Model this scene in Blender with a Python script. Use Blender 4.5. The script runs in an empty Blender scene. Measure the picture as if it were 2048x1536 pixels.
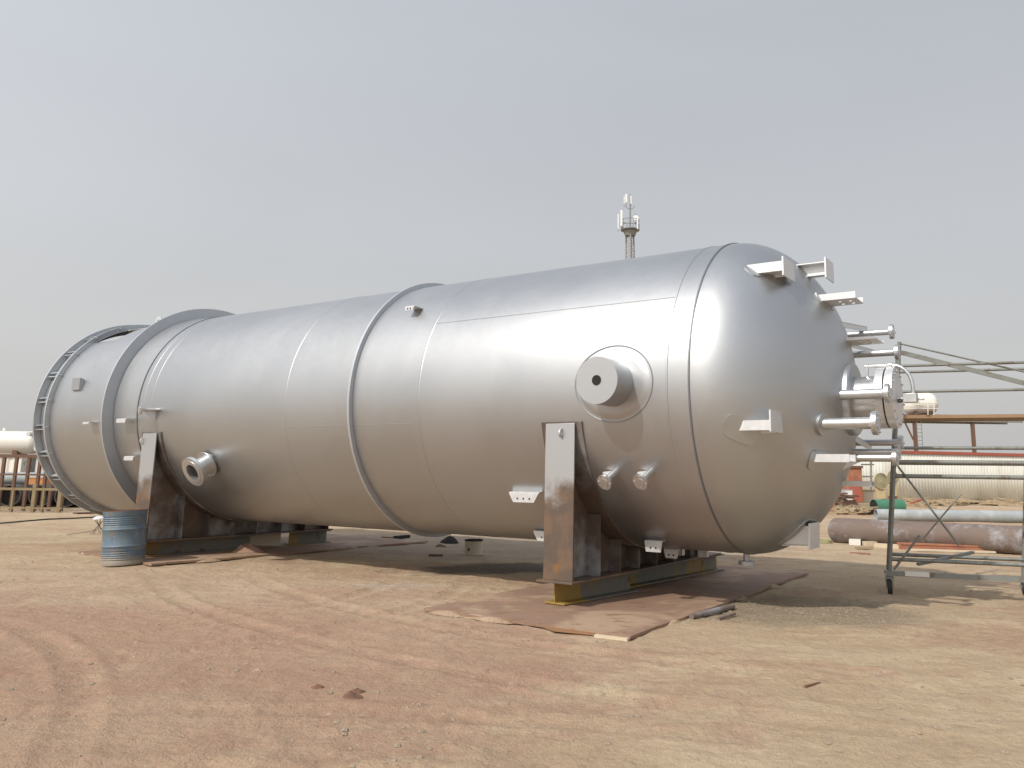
import bpy, bmesh, math, random
from mathutils import Vector, Matrix, noise
R_ = math.radians
random.seed(7)
sc = bpy.context.scene
col = sc.collection

# ------------------------------------------------------------------ camera
CAM = Vector((0, 0, 1.76)); F = 1629.1; PX, PY = 1142.0, 662.4; PITCH = 0.17108; ROLL = 0.01293
fw = Vector((0, math.cos(PITCH), math.sin(PITCH))); up0 = Vector((0, -math.sin(PITCH), math.cos(PITCH))); rt0 = Vector((1, 0, 0))
rt = rt0 * math.cos(ROLL) + up0 * math.sin(ROLL); up = up0 * math.cos(ROLL) - rt0 * math.sin(ROLL)
cam = bpy.data.cameras.new('camera'); co = bpy.data.objects.new('camera', cam); col.objects.link(co)
M = Matrix((rt, up, -fw)).transposed().to_4x4(); M.translation = CAM; co.matrix_world = M
cam.sensor_width = 36; cam.lens = F / 2048 * 36
cam.shift_x = (1024 - PX) / 2048; cam.shift_y = -(768 - PY) / 2048
cam.clip_start = 0.05; cam.clip_end = 3000
sc.camera = co

# ------------------------------------------------------------------ sun and sky
SUN = Vector((-0.734, -0.72, 0.966)).normalized()
SEL = math.asin(SUN.z); SROT = math.atan2(SUN.x, SUN.y)
sl = bpy.data.lights.new('sun', 'SUN'); sl.energy = 3.0; sl.angle = R_(1.2); sl.color = (1.0, 0.95, 0.87)
so = bpy.data.objects.new('sun', sl); col.objects.link(so)
so.rotation_euler = SUN.to_track_quat('Z', 'Y').to_euler(); so.location = (0, 0, 40)
w = bpy.data.worlds.new('World'); sc.world = w; w.use_nodes = True
nt = w.node_tree; nt.nodes.clear()
def wn(t, **k):
    n_ = nt.nodes.new(t)
    for a_, b_ in k.items(): setattr(n_, a_, b_)
    return n_
out = wn('ShaderNodeOutputWorld'); bg = wn('ShaderNodeBackground'); sky = wn('ShaderNodeTexSky')
sky.sky_type = 'NISHITA'; sky.sun_disc = False; sky.sun_elevation = SEL; sky.sun_rotation = SROT
sky.air_density = 1.2; sky.dust_density = 8; sky.ozone_density = 1.5
tc = wn('ShaderNodeTexCoord'); sep = wn('ShaderNodeSeparateXYZ'); nt.links.new(tc.outputs['Generated'], sep.inputs[0])
ramp = wn('ShaderNodeValToRGB'); nt.links.new(sep.outputs['Z'], ramp.inputs[0])
cr = ramp.color_ramp
cr.elements[0].position = 0.0; cr.elements[0].color = (0.555, 0.545, 0.530, 1)
cr.elements[1].position = 1.0; cr.elements[1].color = (0.42, 0.46, 0.53, 1)
for p_, c_ in ((0.12, (0.590, 0.590, 0.585, 1)), (0.28, (0.570, 0.585, 0.605, 1)), (0.5, (0.51, 0.53, 0.565, 1))):
    e_ = cr.elements.new(p_); e_.color = c_
# thin veil of cloud
mp = wn('ShaderNodeMapping'); mp.inputs['Scale'].default_value = (1, 1, 3.2); nt.links.new(tc.outputs['Generated'], mp.inputs[0])
ns = wn('ShaderNodeTexNoise'); ns.inputs['Scale'].default_value = 1.9; ns.inputs['Detail'].default_value = 5; ns.inputs['Distortion'].default_value = 0.6
nt.links.new(mp.outputs[0], ns.inputs['Vector'])
mr = wn('ShaderNodeMapRange'); mr.inputs[1].default_value = 0.3; mr.inputs[2].default_value = 0.7; mr.inputs[3].default_value = 10.2; mr.inputs[4].default_value = 10.7
nt.links.new(ns.outputs['Fac'], mr.inputs[0])
sc_ = wn('ShaderNodeVectorMath', operation='SCALE'); nt.links.new(ramp.outputs[0], sc_.inputs[0]); nt.links.new(mr.outputs[0], sc_.inputs['Scale'])
mx = wn('ShaderNodeMix', data_type='RGBA'); mx.inputs[0].default_value = 0.86
nt.links.new(sky.outputs[0], mx.inputs[6]); nt.links.new(sc_.outputs[0], mx.inputs[7])
# hazy aureole: the sky is brighter towards the sun
dt = wn('ShaderNodeVectorMath', operation='DOT_PRODUCT'); nt.links.new(tc.outputs['Generated'], dt.inputs[0]); dt.inputs[1].default_value = tuple(SUN)
au = wn('ShaderNodeMapRange'); au.interpolation_type = 'SMOOTHSTEP'; au.inputs[1].default_value = -.35; au.inputs[2].default_value = 1.0; au.inputs[3].default_value = 1.03; au.inputs[4].default_value = 1.55
nt.links.new(dt.outputs['Value'], au.inputs[0])
am = wn('ShaderNodeVectorMath', operation='SCALE'); nt.links.new(mx.outputs[2], am.inputs[0]); nt.links.new(au.outputs[0], am.inputs['Scale'])
nt.links.new(am.outputs[0], bg.inputs[0]); bg.inputs[1].default_value = 0.1
nt.links.new(bg.outputs[0], out.inputs[0])
sc.view_settings.view_transform = 'Standard'; sc.view_settings.look = 'None'
sc.view_settings.exposure = 0.0; sc.view_settings.gamma = 1.0
sc.cycles.max_bounces = 7

# ------------------------------------------------------------------ pixel / space helpers (2048 x 1536 photograph)
def ray(x, y):
    X, Y = (x - PX) / F, -(y - PY) / F
    return fw + rt * X + up * Y
def G(x, y, z=0.0):
    r = ray(x, y); return CAM + r * ((z - CAM.z) / r.z)
def At(x, y, Y):
    r = ray(x, y); return CAM + r * (Y / r.y)
ANG = 0.55996
D = Vector((-math.cos(ANG), math.sin(ANG), 0)); N = Vector((math.sin(ANG), math.cos(ANG), 0)); Z = Vector((0, 0, 1)); E = -D
O = Vector((2.66928, 11.95183, 0)); H = 2.8965; R = 2.2441; DA = 1.4445
def W(t, n, z): return O + D * t + N * n + Z * z
def SH(t, el, r=R): return W(t, -r * math.cos(R_(el)), H + r * math.sin(R_(el)))
def er(el): return -N * math.cos(R_(el)) + Z * math.sin(R_(el))
def Cyl(x, y, r=R):
    d = ray(x, y); o = CAM - O - Z * H
    d2 = d - D * d.dot(D); o2 = o - D * o.dot(D)
    A = d2.dot(d2); B = d2.dot(o2); C = o2.dot(o2) - r * r
    s = (-B - math.sqrt(max(0, B * B - A * C))) / A
    P = CAM + d * s; q = P - O
    return P, q.dot(D), math.degrees(math.atan2(q.z - H, -q.dot(N)))
def Dome(x, y):
    d = ray(x, y); o = CAM - O - Z * H
    f = lambda v: Vector((v.dot(D) / DA, v.dot(N) / R, v.z / R))
    d2, o2 = f(d), f(o)
    A = d2.dot(d2); B = d2.dot(o2); C = o2.dot(o2) - 1
    s = (-B - math.sqrt(max(0, B * B - A * C))) / A
    P = CAM + d * s; v = P - O - Z * H
    nn = (D * (v.dot(D) / DA ** 2) + N * (v.dot(N) / R ** 2) + Z * (v.z / R ** 2)).normalized()
    return P, nn
def Vn(x, y, n):
    r = ray(x, y); s = ((O + N * n - CAM).dot(N)) / r.dot(N); return CAM + r * s
def pxof(P):
    v = P - CAM; dd = v.dot(fw); return PX + F * v.dot(rt) / dd, PY - F * v.dot(up) / dd
def reach(P, v, x):
    """length along v from P until the projected x is x"""
    lo, hi = 0.0, 6.0; s = 1 if pxof(P + v * 0.5)[0] > pxof(P)[0] else -1
    for _ in range(40):
        m = (lo + hi) / 2
        if s * (pxof(P + v * m)[0] - x) < 0: lo = m
        else: hi = m
    return lo

# ------------------------------------------------------------------ mesh builder
class MB:
    def __init__(s): s.v = []; s.f = []
    def add(s, vs, fs):
        b = len(s.v); s.v += [Vector(v) for v in vs]; s.f += [tuple(b + i for i in f) for f in fs]; return s
    def par(s, P, A, B, C):
        vs = [P, P + A, P + A + B, P + B, P + C, P + A + C, P + A + B + C, P + B + C]
        return s.add(vs, [(0, 3, 2, 1), (4, 5, 6, 7), (0, 1, 5, 4), (1, 2, 6, 5), (2, 3, 7, 6), (3, 0, 4, 7)])
    def cbox(s, c, A, B, C): return s.par(c - A / 2 - B / 2 - C / 2, A, B, C)
    def prism(s, pts, V):
        n_ = len(pts)
        return s.add(list(pts) + [p + V for p in pts], [tuple(range(n_))[::-1], tuple(range(n_, 2 * n_))] + [(i, (i + 1) % n_, n_ + (i + 1) % n_, n_ + i) for i in range(n_)])
    def rev(s, prof, P, ax, seg=32, a0=0, a1=360, ref=None, closed=False):
        """prof: list of (along, radius)"""
        ax = ax.normalized(); u = (ref or (Z if abs(ax.z) < .9 else Vector((1, 0, 0))))
        u = (u - ax * u.dot(ax)).normalized(); v = ax.cross(u)
        full = abs(a1 - a0) >= 360; k = seg if full else seg + 1
        vs = []; m = len(prof)
        for i in range(k):
            a = R_(a0 + (a1 - a0) * i / seg); dr = u * math.cos(a) + v * math.sin(a)
            for (h_, r_) in prof: vs.append(P + ax * h_ + dr * r_)
        fs = []
        mm = m if closed else m - 1
        for i in range(seg):
            j = (i + 1) % k
            for q in range(mm): fs.append((i * m + q, i * m + (q + 1) % m, j * m + (q + 1) % m, j * m + q))
        if closed and not full:
            fs.append(tuple(range(m))); fs.append(tuple(range((k - 1) * m, k * m))[::-1])
        return s.add(vs, fs)
    def cyl(s, a, b, r, r2=None, seg=20):
        L = (b - a).length; r2 = r if r2 is None else r2
        return s.rev([(0, 0.0001), (0, r), (L, r2), (L, 0.0001)], a, b - a, seg)
    def hollow(s, a, b, ri, ro, seg=28):
        L = (b - a).length
        return s.rev([(0, ri), (0, ro), (L, ro), (L, ri)], a, b - a, seg, closed=True)
    def tube(s, pts, r, seg=10, closed=False):
        pts = [Vector(p) for p in pts]; n_ = len(pts); vs = []; u = None
        for i in range(n_):
            t = (pts[(i + 1) % n_] - pts[i - 1]) if closed else (pts[min(i + 1, n_ - 1)] - pts[max(i - 1, 0)])
            t.normalize()
            if u is None: u = t.orthogonal().normalized()
            u = (u - t * u.dot(t)).normalized(); w_ = t.cross(u)
            for k in range(seg):
                a = 2 * math.pi * k / seg; vs.append(pts[i] + (u * math.cos(a) + w_ * math.sin(a)) * r)
        fs = []
        for i in range(n_ if closed else n_ - 1):
            j = (i + 1) % n_
            for k in range(seg): fs.append((i * seg + k, i * seg + (k + 1) % seg, j * seg + (k + 1) % seg, j * seg + k))
        if not closed: fs += [tuple(range(seg))[::-1], tuple(range((n_ - 1) * seg, n_ * seg))]
        return s.add(vs, fs)
    def bar(s, a, b, w_, h_, side=None):
        """rectangular bar from a to b; w_ across (side), h_ the other way"""
        t = (b - a).normalized(); sd = side or (Z if abs(t.z) < .9 else Vector((1, 0, 0))).cross(t)
        sd = (sd - t * sd.dot(t)).normalized(); o = t.cross(sd)
        return s.par(a - sd * w_ / 2 - o * h_ / 2, b - a, sd * w_, o * h_)
    def build(s, name, mat, parent=None, smooth=35, bevel=0):
        me = bpy.data.meshes.new(name); base = parent
        org = Vector((0, 0, 0))
        if parent is not None: org = parent['_o'] if '_o' in parent else org
        org = Vector(org)
        me.from_pydata([tuple(v - org) for v in s.v], [], s.f)
        bm = bmesh.new(); bm.from_mesh(me)
        bmesh.ops.remove_doubles(bm, verts=bm.verts, dist=1e-5)
        bmesh.ops.recalc_face_normals(bm, faces=bm.faces); bm.to_mesh(me); bm.free()
        me.materials.append(mat)
        if smooth:
            me.shade_smooth(); me.set_sharp_from_angle(angle=R_(smooth))
        o = bpy.data.objects.new(name, me); col.objects.link(o)
        if parent is not None: o.parent = parent; o['_o'] = tuple(org)
        if bevel:
            b_ = o.modifiers.new('bevel', 'BEVEL'); b_.width = bevel; b_.segments = 2; b_.limit_method = 'ANGLE'
        return o
def thing(name, label, cat, loc, group=None):
    o = bpy.data.objects.new(name, None); col.objects.link(o); o.location = loc; o.empty_display_size = .2
    o['label'] = label; o['category'] = cat; o['_o'] = tuple(loc)
    if group: o['group'] = group
    return o
def tag(o, label, cat, group=None):
    o['label'] = label; o['category'] = cat
    if group: o['group'] = group
    return o
def recentre(o):
    """put the origin of a one-mesh thing at its base"""
    me = o.data; xs = [v.co.x for v in me.vertices]; ys = [v.co.y for v in me.vertices]; zs = [v.co.z for v in me.vertices]
    c = Vector(((min(xs) + max(xs)) / 2, (min(ys) + max(ys)) / 2, min(zs)))
    me.transform(Matrix.Translation(-c)); o.location = c; return o

# ------------------------------------------------------------------ materials
class Mat:
    def __init__(s, name):
        s.m = bpy.data.materials.new(name); s.m.use_nodes = True; s.t = s.m.node_tree
        s.b = s.t.nodes['Principled BSDF']; s.tc = s.t.nodes.new('ShaderNodeTexCoord')
        s.geo = s.t.nodes.new('ShaderNodeNewGeometry')
    def n(s, typ, **k):
        n_ = s.t.nodes.new(typ)
        for a, b in k.items(): setattr(n_, a, b)
        return n_
    def L(s, a, b): s.t.links.new(a, b)
    def noise(s, scale, detail=4, rough=.55, vec=None, stretch=None, dist=0.0):
        n_ = s.n('ShaderNodeTexNoise'); n_.inputs['Scale'].default_value = scale; n_.inputs['Detail'].default_value = detail
        n_.inputs['Roughness'].default_value = rough; n_.inputs['Distortion'].default_value = dist
        v = vec or s.geo.outputs['Position']
        if stretch:
            mp_ = s.n('ShaderNodeMapping'); mp_.inputs['Scale'].default_value = stretch; s.L(v, mp_.inputs[0]); v = mp_.outputs[0]
        s.L(v, n_.inputs['Vector']); return n_.outputs['Fac']
    def rng(s, v, a, b, c=0.0, d=1.0, smooth=True):
        n_ = s.n('ShaderNodeMapRange'); n_.interpolation_type = 'SMOOTHSTEP' if smooth else 'LINEAR'
        for i, q in enumerate((a, b, c, d)): n_.inputs[i + 1].default_value = q
        s.L(v, n_.inputs[0]); return n_.outputs[0]
    def mix(s, f, a, b):
        n_ = s.n('ShaderNodeMix', data_type='RGBA')
        if isinstance(f, (int, float)): n_.inputs[0].default_value = f
        else: s.L(f, n_.inputs[0])
        for i, q in ((6, a), (7, b)):
            if isinstance(q, tuple): n_.inputs[i].default_value = (*q[:3], 1)
            else: s.L(q, n_.inputs[i])
        return n_.outputs[2]
    def math(s, op, a, b=0.0):
        n_ = s.n('ShaderNodeMath', operation=op)
        for i, q in enumerate((a, b)):
            if isinstance(q, (int, float)): n_.inputs[i].default_value = q
            else: s.L(q, n_.inputs[i])
        return n_.outputs[0]
    def set(s, color=None, rough=None, metal=None):
        for k, q in (('Base Color', color), ('Roughness', rough), ('Metallic', metal)):
            if q is None: continue
            if isinstance(q, tuple): s.b.inputs[k].default_value = (*q[:3], 1)
            elif isinstance(q, (int, float)): s.b.inputs[k].default_value = q
            else: s.L(q, s.b.inputs[k])
        return s
    def bump(s, h, strength=.3, dist=.02):
        b_ = s.n('ShaderNodeBump'); b_.inputs['Strength'].default_value = strength; b_.inputs['Distance'].default_value = dist
        s.L(h, b_.inputs['Height']); s.L(b_.outputs[0], s.b.inputs['Normal']); return s
def plain(name, c, rough=.6, metal=0.0, var=.25, scale=6, c2=None, lo=.45, hi=.62, bump=.15):
    m = Mat(name); n1 = m.noise(scale, 6, .65)
    dark = tuple(x * (1 - var) for x in c)
    a = m.mix(n1, dark, tuple(min(1, x * (1 + var * .6)) for x in c))
    if c2: a = m.mix(m.rng(m.noise(scale * .6, 7, .7), lo, hi), a, c2)
    m.set(a, m.rng(n1, .2, .8, max(.05, rough - .1), min(1, rough + .1)), metal)
    m.bump(n1, bump, .01); return m.m

# silver aluminium paint
m = Mat('silver_paint')
nA = m.noise(.35, 3, .5); nB = m.noise(9, 4, .6); nC = m.noise(1.6, 3, .5, stretch=(1, 1, .35))
c = m.mix(m.rng(nA, .3, .7), (.455, .467, .48), (.495, .507, .52))
c = m.mix(m.rng(nC, .56, .8, 0, .3), c, (.46, .45, .43))
m.set(c, m.math('ADD', m.rng(nA, .3, .7, .42, .47), m.math('ADD', m.rng(nB, .3, .7, -.012, .012), m.rng(m.noise(2.2, 7, .7, stretch=(1, 1, .25)), .45, .8, 0, .05))), .95)
m.bump(m.math('ADD', nA, m.math('MULTIPLY', m.noise(1.3, 2, .5), .12)), .16, .06); SILVER = m.m
m = Mat('silver_paint_bracket')
nB = m.noise(14, 4, .6); m.set(m.mix(nB, (.62, .63, .64), (.74, .75, .76)), m.rng(nB, .3, .7, .40, .52), .55); SILVB = m.m
m = Mat('silver_paint_dull')
nB = m.noise(3, 4, .6); m.set(m.mix(nB, (.47, .50, .53), (.55, .58, .61)), .5, .65); SILVD = m.m
m = Mat('silver_paint_nozzle')
nB = m.noise(14, 4, .6); m.set(m.mix(nB, (.55, .56, .57), (.64, .65, .66)), m.rng(nB, .3, .7, .34, .44), .92); SILVN = m.m
# saddles: silver overspray above, rusty mill steel below, with an uneven edge
m = Mat('oversprayed_steel')
sp = m.n('ShaderNodeSeparateXYZ'); m.L(m.geo.outputs['Position'], sp.inputs[0])
nz = m.noise(1.6, 5, .6); h_ = m.math('ADD', sp.outputs['Z'], m.math('MULTIPLY', m.math('SUBTRACT', nz, .5), 1.7))
mask = m.rng(h_, 1.35, 1.75)
rust = m.mix(m.rng(m.noise(4, 6, .65), .4, .62), (.125, .095, .075), (.185, .120, .080))
rust = m.mix(m.rng(m.noise(2.1, 4, .5), .60, .70, 0, .8), rust, (.27, .135, .04))
rust = m.mix(m.rng(m.noise(1.3, 3, .5, stretch=(1, 1, .6)), .54, .70, 0, .55), rust, (.30, .30, .31))
m.set(m.mix(mask, rust, (.46, .47, .48)), m.rng(mask, 0, 1, .55, .42), m.rng(mask, 0, 1, .25, .6))
m.bump(m.noise(30, 4, .6), .1, .005); SADDLE = m.m
m = Mat('mill_steel_web')
nz = m.noise(.9, 5, .6); nf = m.noise(5, 6, .65)
c = m.mix(nf, (.11, .09, .08), (.19, .14, .11))
c = m.mix(m.rng(nz, .44, .64), c, (.38, .39, .40))
m.set(c, .45, .35); m.bump(m.noise(25, 4, .6), .1, .005); WEB = m.m
m = Mat('chipped_yellow_beam')
nz = m.noise(.9, 5, .55, stretch=(1, 1, .5)); nf = m.noise(10, 6, .65)
c = m.mix(nf, (.15, .145, .13), (.21, .20, .165))
c = m.mix(m.rng(nz, .50, .60), c, (.30, .20, .055))
c = m.mix(m.rng(m.noise(3, 5, .6), .60, .70), c, (.14, .07, .04))
mp_ = m.n('ShaderNodeMapping', vector_type='TEXTURE'); mp_.inputs['Location'].default_value = tuple(O + D * 2.0 + N * -2.0); mp_.inputs['Scale'].default_value = (.42, .42, .7)
m.L(m.geo.outputs['Position'], mp_.inputs[0]); l_ = m.n('ShaderNodeVectorMath', operation='LENGTH'); m.L(mp_.outputs[0], l_.inputs[0])
yl = m.rng(m.math('ADD', l_.outputs['Value'], m.math('MULTIPLY', m.math('SUBTRACT', m.noise(3, 4, .6), .5), 1.2)), .9, 1.1, 1, 0)
c = m.mix(yl, c, (.33, .22, .055))
m.set(c, .6, .1); m.bump(nf, .15, .01); BEAM = m.m
m = Mat('rusty_plate')
n1 = m.noise(.8, 6, .62, dist=.5); n2 = m.noise(7, 6, .7); n3 = m.noise(2.6, 5, .6, stretch=(1, 2.4, 1))
c = m.mix(n2, (.22, .135, .095), (.33, .21, .145))
c = m.mix(m.rng(n1, .46, .62), c, (.40, .28, .19))
c = m.mix(m.rng(n3, .56, .68, 0, .8), c, (.21, .105, .06))
c = m.mix(m.rng(m.noise(1.7, 5, .6), .58, .70, 0, .6), c, (.38, .31, .17))
m.set(c, .78, .08); m.bump(n2, .2, .01); PLATE = m.m
RUST = plain('rust', (.22, .11, .065), .8, .1, .4, 8, (.12, .065, .045))
RUSTPIPE = plain('rusty_grey_pipe', (.20, .15, .125), .75, .1, .35, 2.2, (.33, .32, .34), .50, .68, bump=.3)
ORANGE = plain('orange_rust', (.40, .17, .095), .75, 0, .25, 4, (.29, .12, .075))
WOOD = plain('weathered_wood', (.42, .33, .21), .85, 0, .3, 5, (.30, .22, .14))
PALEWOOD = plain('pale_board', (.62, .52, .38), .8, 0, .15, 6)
DARK = plain('dark_void', (.02, .018, .016), .9, 0, .2, 4)
BLACK = plain('black_rubber', (.03, .03, .032), .7, 0, .3, 10)
GALV = plain('galvanised_tube', (.26, .27, .25), .5, .4, .25, 9, (.16, .13, .10), .50, .66)
WHITE = plain('white_paint', (.78, .76, .70), .5, 0, .08, 3, (.55, .45, .34), .6, .8)
WHITEG = plain('white_gloss', (.82, .84, .83), .22, 0, .05, 3)
GREEN = plain('green_paint', (.07, .22, .14), .6, 0, .25, 4, (.20, .25, .16), .6, .75)
GREYP = plain('grey_pipe_paint', (.34, .37, .38), .65, 0, .15, 3, (.44, .46, .46), .45, .65)
YELLOW = plain('dusty_yellow_steel', (.28, .22, .12), .7, 0, .25, 6, (.24, .15, .09), .5, .7)
BROWN = plain('brown_steel', (.17, .095, .065), .75, .1, .3, 6)
CREAM = plain('cream_box', (.62, .56, .44), .7, 0, .12, 5)
GLASSD = plain('cable_black', (.05, .045, .04), .7, 0, .2, 10)
FANM = plain('fan_cage', (.50, .46, .31), .6, .1, .2, 12)
MIDG = plain('mid_grey_paint', (.30, .32, .345), .5, .5, .12, 6)
SEAMSHADE = plain('seam_shade_grey', (.19, .20, .215), .5, .5, .15, 6)  # darkened grey: the shade of the ring seams put into the colour
REDM = plain('faded_red', (.42, .12, .08), .65, 0, .25, 6)
CONC = plain('concrete', (.36, .34, .31), .85, 0, .15, 4)
# corrugated fence
m = Mat('corrugated_sheet'); nz = m.noise(.6, 6, .65, stretch=(1, 1, .3)); c = m.mix(m.rng(nz, .5, .75, 0, .7), (.80, .80, .72), (.55, .49, .38))
m.set(c, .55, .1); SHEET = m.m
# drum
m = Mat('weathered_blue_drum')
n1 = m.noise(7, 7, .7, stretch=(1, 1, .6)); n2 = m.noise(3, 5, .6, stretch=(1, 1, .35)); n3 = m.noise(24, 5, .7)
c = m.mix(m.rng(n2, .38, .60), (.120, .165, .20), (.165, .21, .235))
c = m.mix(m.rng(n1, .50, .64, 0, .75), c, (.085, .150, .27))
c = m.mix(m.rng(m.noise(5, 7, .75), .56, .66), c, (.25, .18, .13))
spz = m.n('ShaderNodeSeparateXYZ'); m.L(m.geo.outputs['Position'], spz.inputs[0])
c = m.mix(m.rng(m.math('ADD', spz.outputs['Z'], m.math('MULTIPLY', m.noise(6, 5, .7), .35)), .22, .38, .8, 0), c, (.33, .27, .20))
c = m.mix(m.rng(n3, .64, .70), c, (.45, .42, .36))
m.set(c, .62, .1); m.bump(n3, .2, .006); DRUM = m.m
m = Mat('drum_lid'); n1 = m.noise(5, 6, .6); m.set(m.mix(m.rng(n1, .4, .6), (.50, .42, .33), (.36, .24, .15)), .75, .0); DLID = m.m
# ground
m = Mat('sandy_ground')
P_ = m.geo.outputs['Position']
big = m.noise(.16, 5, .55, dist=.5); med = m.noise(.9, 6, .62, stretch=(.8, 1.15, 1), dist=.5); fine = m.noise(16, 6, .75); spk = m.noise(55, 3, .7)
c = m.mix(m.rng(med, .35, .68), (.485, .360, .235), (.585, .460, .310))
redm = m.math('MULTIPLY', m.rng(m.noise(.34, 8, .72, stretch=(.7, 1.0, 1), dist=.7), .48, .58), m.rng(m.noise(2.8, 7, .75, stretch=(.7, 1.1, 1)), .40, .56, .25, 1))
c = m.mix(m.math('MULTIPLY', redm, .6), c, (.42, .245, .165))
sepn = m.n('ShaderNodeSeparateXYZ'); m.L(P_, sepn.inputs[0])
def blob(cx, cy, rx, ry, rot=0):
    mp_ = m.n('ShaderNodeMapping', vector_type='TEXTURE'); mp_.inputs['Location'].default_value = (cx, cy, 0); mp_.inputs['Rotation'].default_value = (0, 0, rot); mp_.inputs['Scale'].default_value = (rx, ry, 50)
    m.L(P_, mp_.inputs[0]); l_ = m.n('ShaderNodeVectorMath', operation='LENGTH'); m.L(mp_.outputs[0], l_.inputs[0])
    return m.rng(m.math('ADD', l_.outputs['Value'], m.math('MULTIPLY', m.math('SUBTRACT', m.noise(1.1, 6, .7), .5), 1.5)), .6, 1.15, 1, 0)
c = m.mix(m.math('MULTIPLY', blob(-7, 9, 8.5, 7, .2), .4), c, (.46, .31, .23))
c = m.mix(m.math('MULTIPLY', blob(2.9, 11.3, 2.0, 1.3), m.rng(m.noise(30, 4, .8), .42, .6, .45, .95)), c, (.22, .185, .135))   # oily gravel by the plate
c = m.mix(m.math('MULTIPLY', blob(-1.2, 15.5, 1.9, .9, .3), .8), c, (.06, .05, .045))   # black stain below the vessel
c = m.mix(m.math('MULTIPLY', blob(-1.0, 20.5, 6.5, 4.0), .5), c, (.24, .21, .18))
c = m.mix(m.math('MULTIPLY', blob(-3.6, 9.0, 4.8, 2.2, -.25), .55), c, (.42, .245, .17))
c = m.mix(m.math('MULTIPLY', blob(-3.2, 6.4, 4.5, 1.6, .05), .45), c, (.40, .235, .16))
c = m.mix(m.math('MULTIPLY', blob(-2.6, 13.0, .8, .35), .35), c, (.56, .52, .45))
c = m.mix(m.rng(m.noise(5.0, 8, .8, stretch=(.8, 1.2, 1)), .56, .66, 0, .45), c, (.30, .22, .15))
c = m.mix(m.rng(m.noise(7.0, 6, .75), .58, .68, 0, .5), c, (.64, .53, .38))
c = m.mix(m.rng(fine, .40, .70, 0, .30), c, (.28, .21, .145))
c = m.mix(m.rng(m.noise(38, 5, .85), .45, .70, 0, .28), c, (.58, .48, .36))
c = m.mix(m.rng(spk, .64, .73, 0, .7), c, (.16, .12, .09))
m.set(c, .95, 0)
m.b.inputs['Specular IOR Level'].default_value = .15
vor = m.n('ShaderNodeTexVoronoi'); vor.inputs['Scale'].default_value = 4.2; m.L(P_, vor.inputs['Vector'])
hgt = m.math('ADD', m.math('MULTIPLY', fine, .35), m.math('ADD', m.math('MULTIPLY', med, 1.2), m.math('MULTIPLY', m.noise(4.5, 5, .6), .9)))
m.bump(m.math('ADD', hgt, m.math('MULTIPLY', m.noise(60, 3, .8), .25)), .9, .08); SAND = m.m
PEBBLE = plain('pebble', (.36, .29, .22), .9, 0, .4, 20)

# ------------------------------------------------------------------ ground
def sgrid(a, b, lo, hi, st, g_):
    """even spacing st inside lo..hi, growing outwards to a and b"""
    o_ = [lo + st * i for i in range(int((hi - lo) / st) + 1)]
    d_ = st
    while o_[-1] < b: d_ *= g_; o_.append(o_[-1] + d_)
    d_ = st
    while o_[0] > a: d_ *= g_; o_.insert(0, o_[0] - d_)
    return o_
xs = sgrid(-900, 900, -7.5, 6.5, .042, 1.13); ys = sgrid(-60, 1500, 4.2, 15.5, .042, 1.08)
TRK = [(-9.0, 13.5, 6.2, 5.2, 6.35), (-9.0, 13.5, 7.4, 5.2, 6.35), (-2.0, -4.0, 10.4, 1.2, 2.2), (-2.0, -4.0, 9.2, 1.1, 2.1), (8.0, 22.0, 15.5, 3.6, 4.5), (8.0, 22.0, 16.9, 3.6, 4.5), (-12., 2.0, 9.5, .1, 1.0)]
def gz(x, y):
    dd = math.hypot(x, y - 8)
    a = 1.0 if dd < 40 else max(0, 1 - (dd - 40) / 40)
    if a == 0: return -.012
    v = Vector((x, y, 0))
    z_ = noise.noise(v * .5) * .026 + noise.noise(v * 1.7 + Vector((9, 2, 0))) * .014
    if dd < 16:
        rg = 1 - abs(noise.noise(v * 2.6 + Vector((3, 7, 0)))) * 2
        z_ += noise.noise(v * 4.5) * .010 + max(0, rg - .6) * .022 + noise.noise(v * 10) * .006 + noise.noise(v * 21) * .003
        for (cx, cy, rr, a0, a1) in TRK:          # tyre tracks, gently curved
            r_ = math.hypot(x - cx, y - cy) - rr; an = math.atan2(y - cy, x - cx) % (2 * math.pi)
            if abs(r_) < .32 and a0 < an < a1:
                e_ = min(1, (an - a0) * 5, (a1 - an) * 5)
                tr = math.exp(-(r_ / .11) ** 4); z_ += e_ * (-.016 * tr + .013 * math.exp(-((abs(r_) - .20) / .05) ** 2) + .006 * tr * math.sin(an * rr * 45 + abs(r_) * 30))
        # boot prints
        for k in range(10):
            fx, fy = -1.6 + k * .62 + .1 * math.sin(k * 5), 6.0 + .13 * k + (.12 if k % 2 else -.12)
            q = ((x - fx) / .14) ** 2 + ((y - fy) / .055) ** 2
            if q < 4: z_ += -.012 * math.exp(-q * q) + .004 * math.exp(-(q - 1.6) ** 2 * 3)
    return z_ * a - .012
vs = [(x, y, gz(x, y)) for y in ys for x in xs]; nx = len(xs)
fs = [(j * nx + i, j * nx + i + 1, (j + 1) * nx + i + 1, (j + 1) * nx + i) for j in range(len(ys) - 1) for i in range(nx - 1)]
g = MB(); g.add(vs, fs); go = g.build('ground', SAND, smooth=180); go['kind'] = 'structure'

# ------------------------------------------------------------------ the vessel
AX = O + Z * H     # axis origin (world)
V = thing('pressure_vessel', 'huge silver painted horizontal pressure vessel with a domed end, lying on two saddles', 'pressure vessel', W(6, 0, 0.65))
def vrev(prof, **k): b = MB(); b.rev([(p, r) for p, r in prof], AX, D, seg=k.pop('seg', 160), **k); return b
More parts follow.
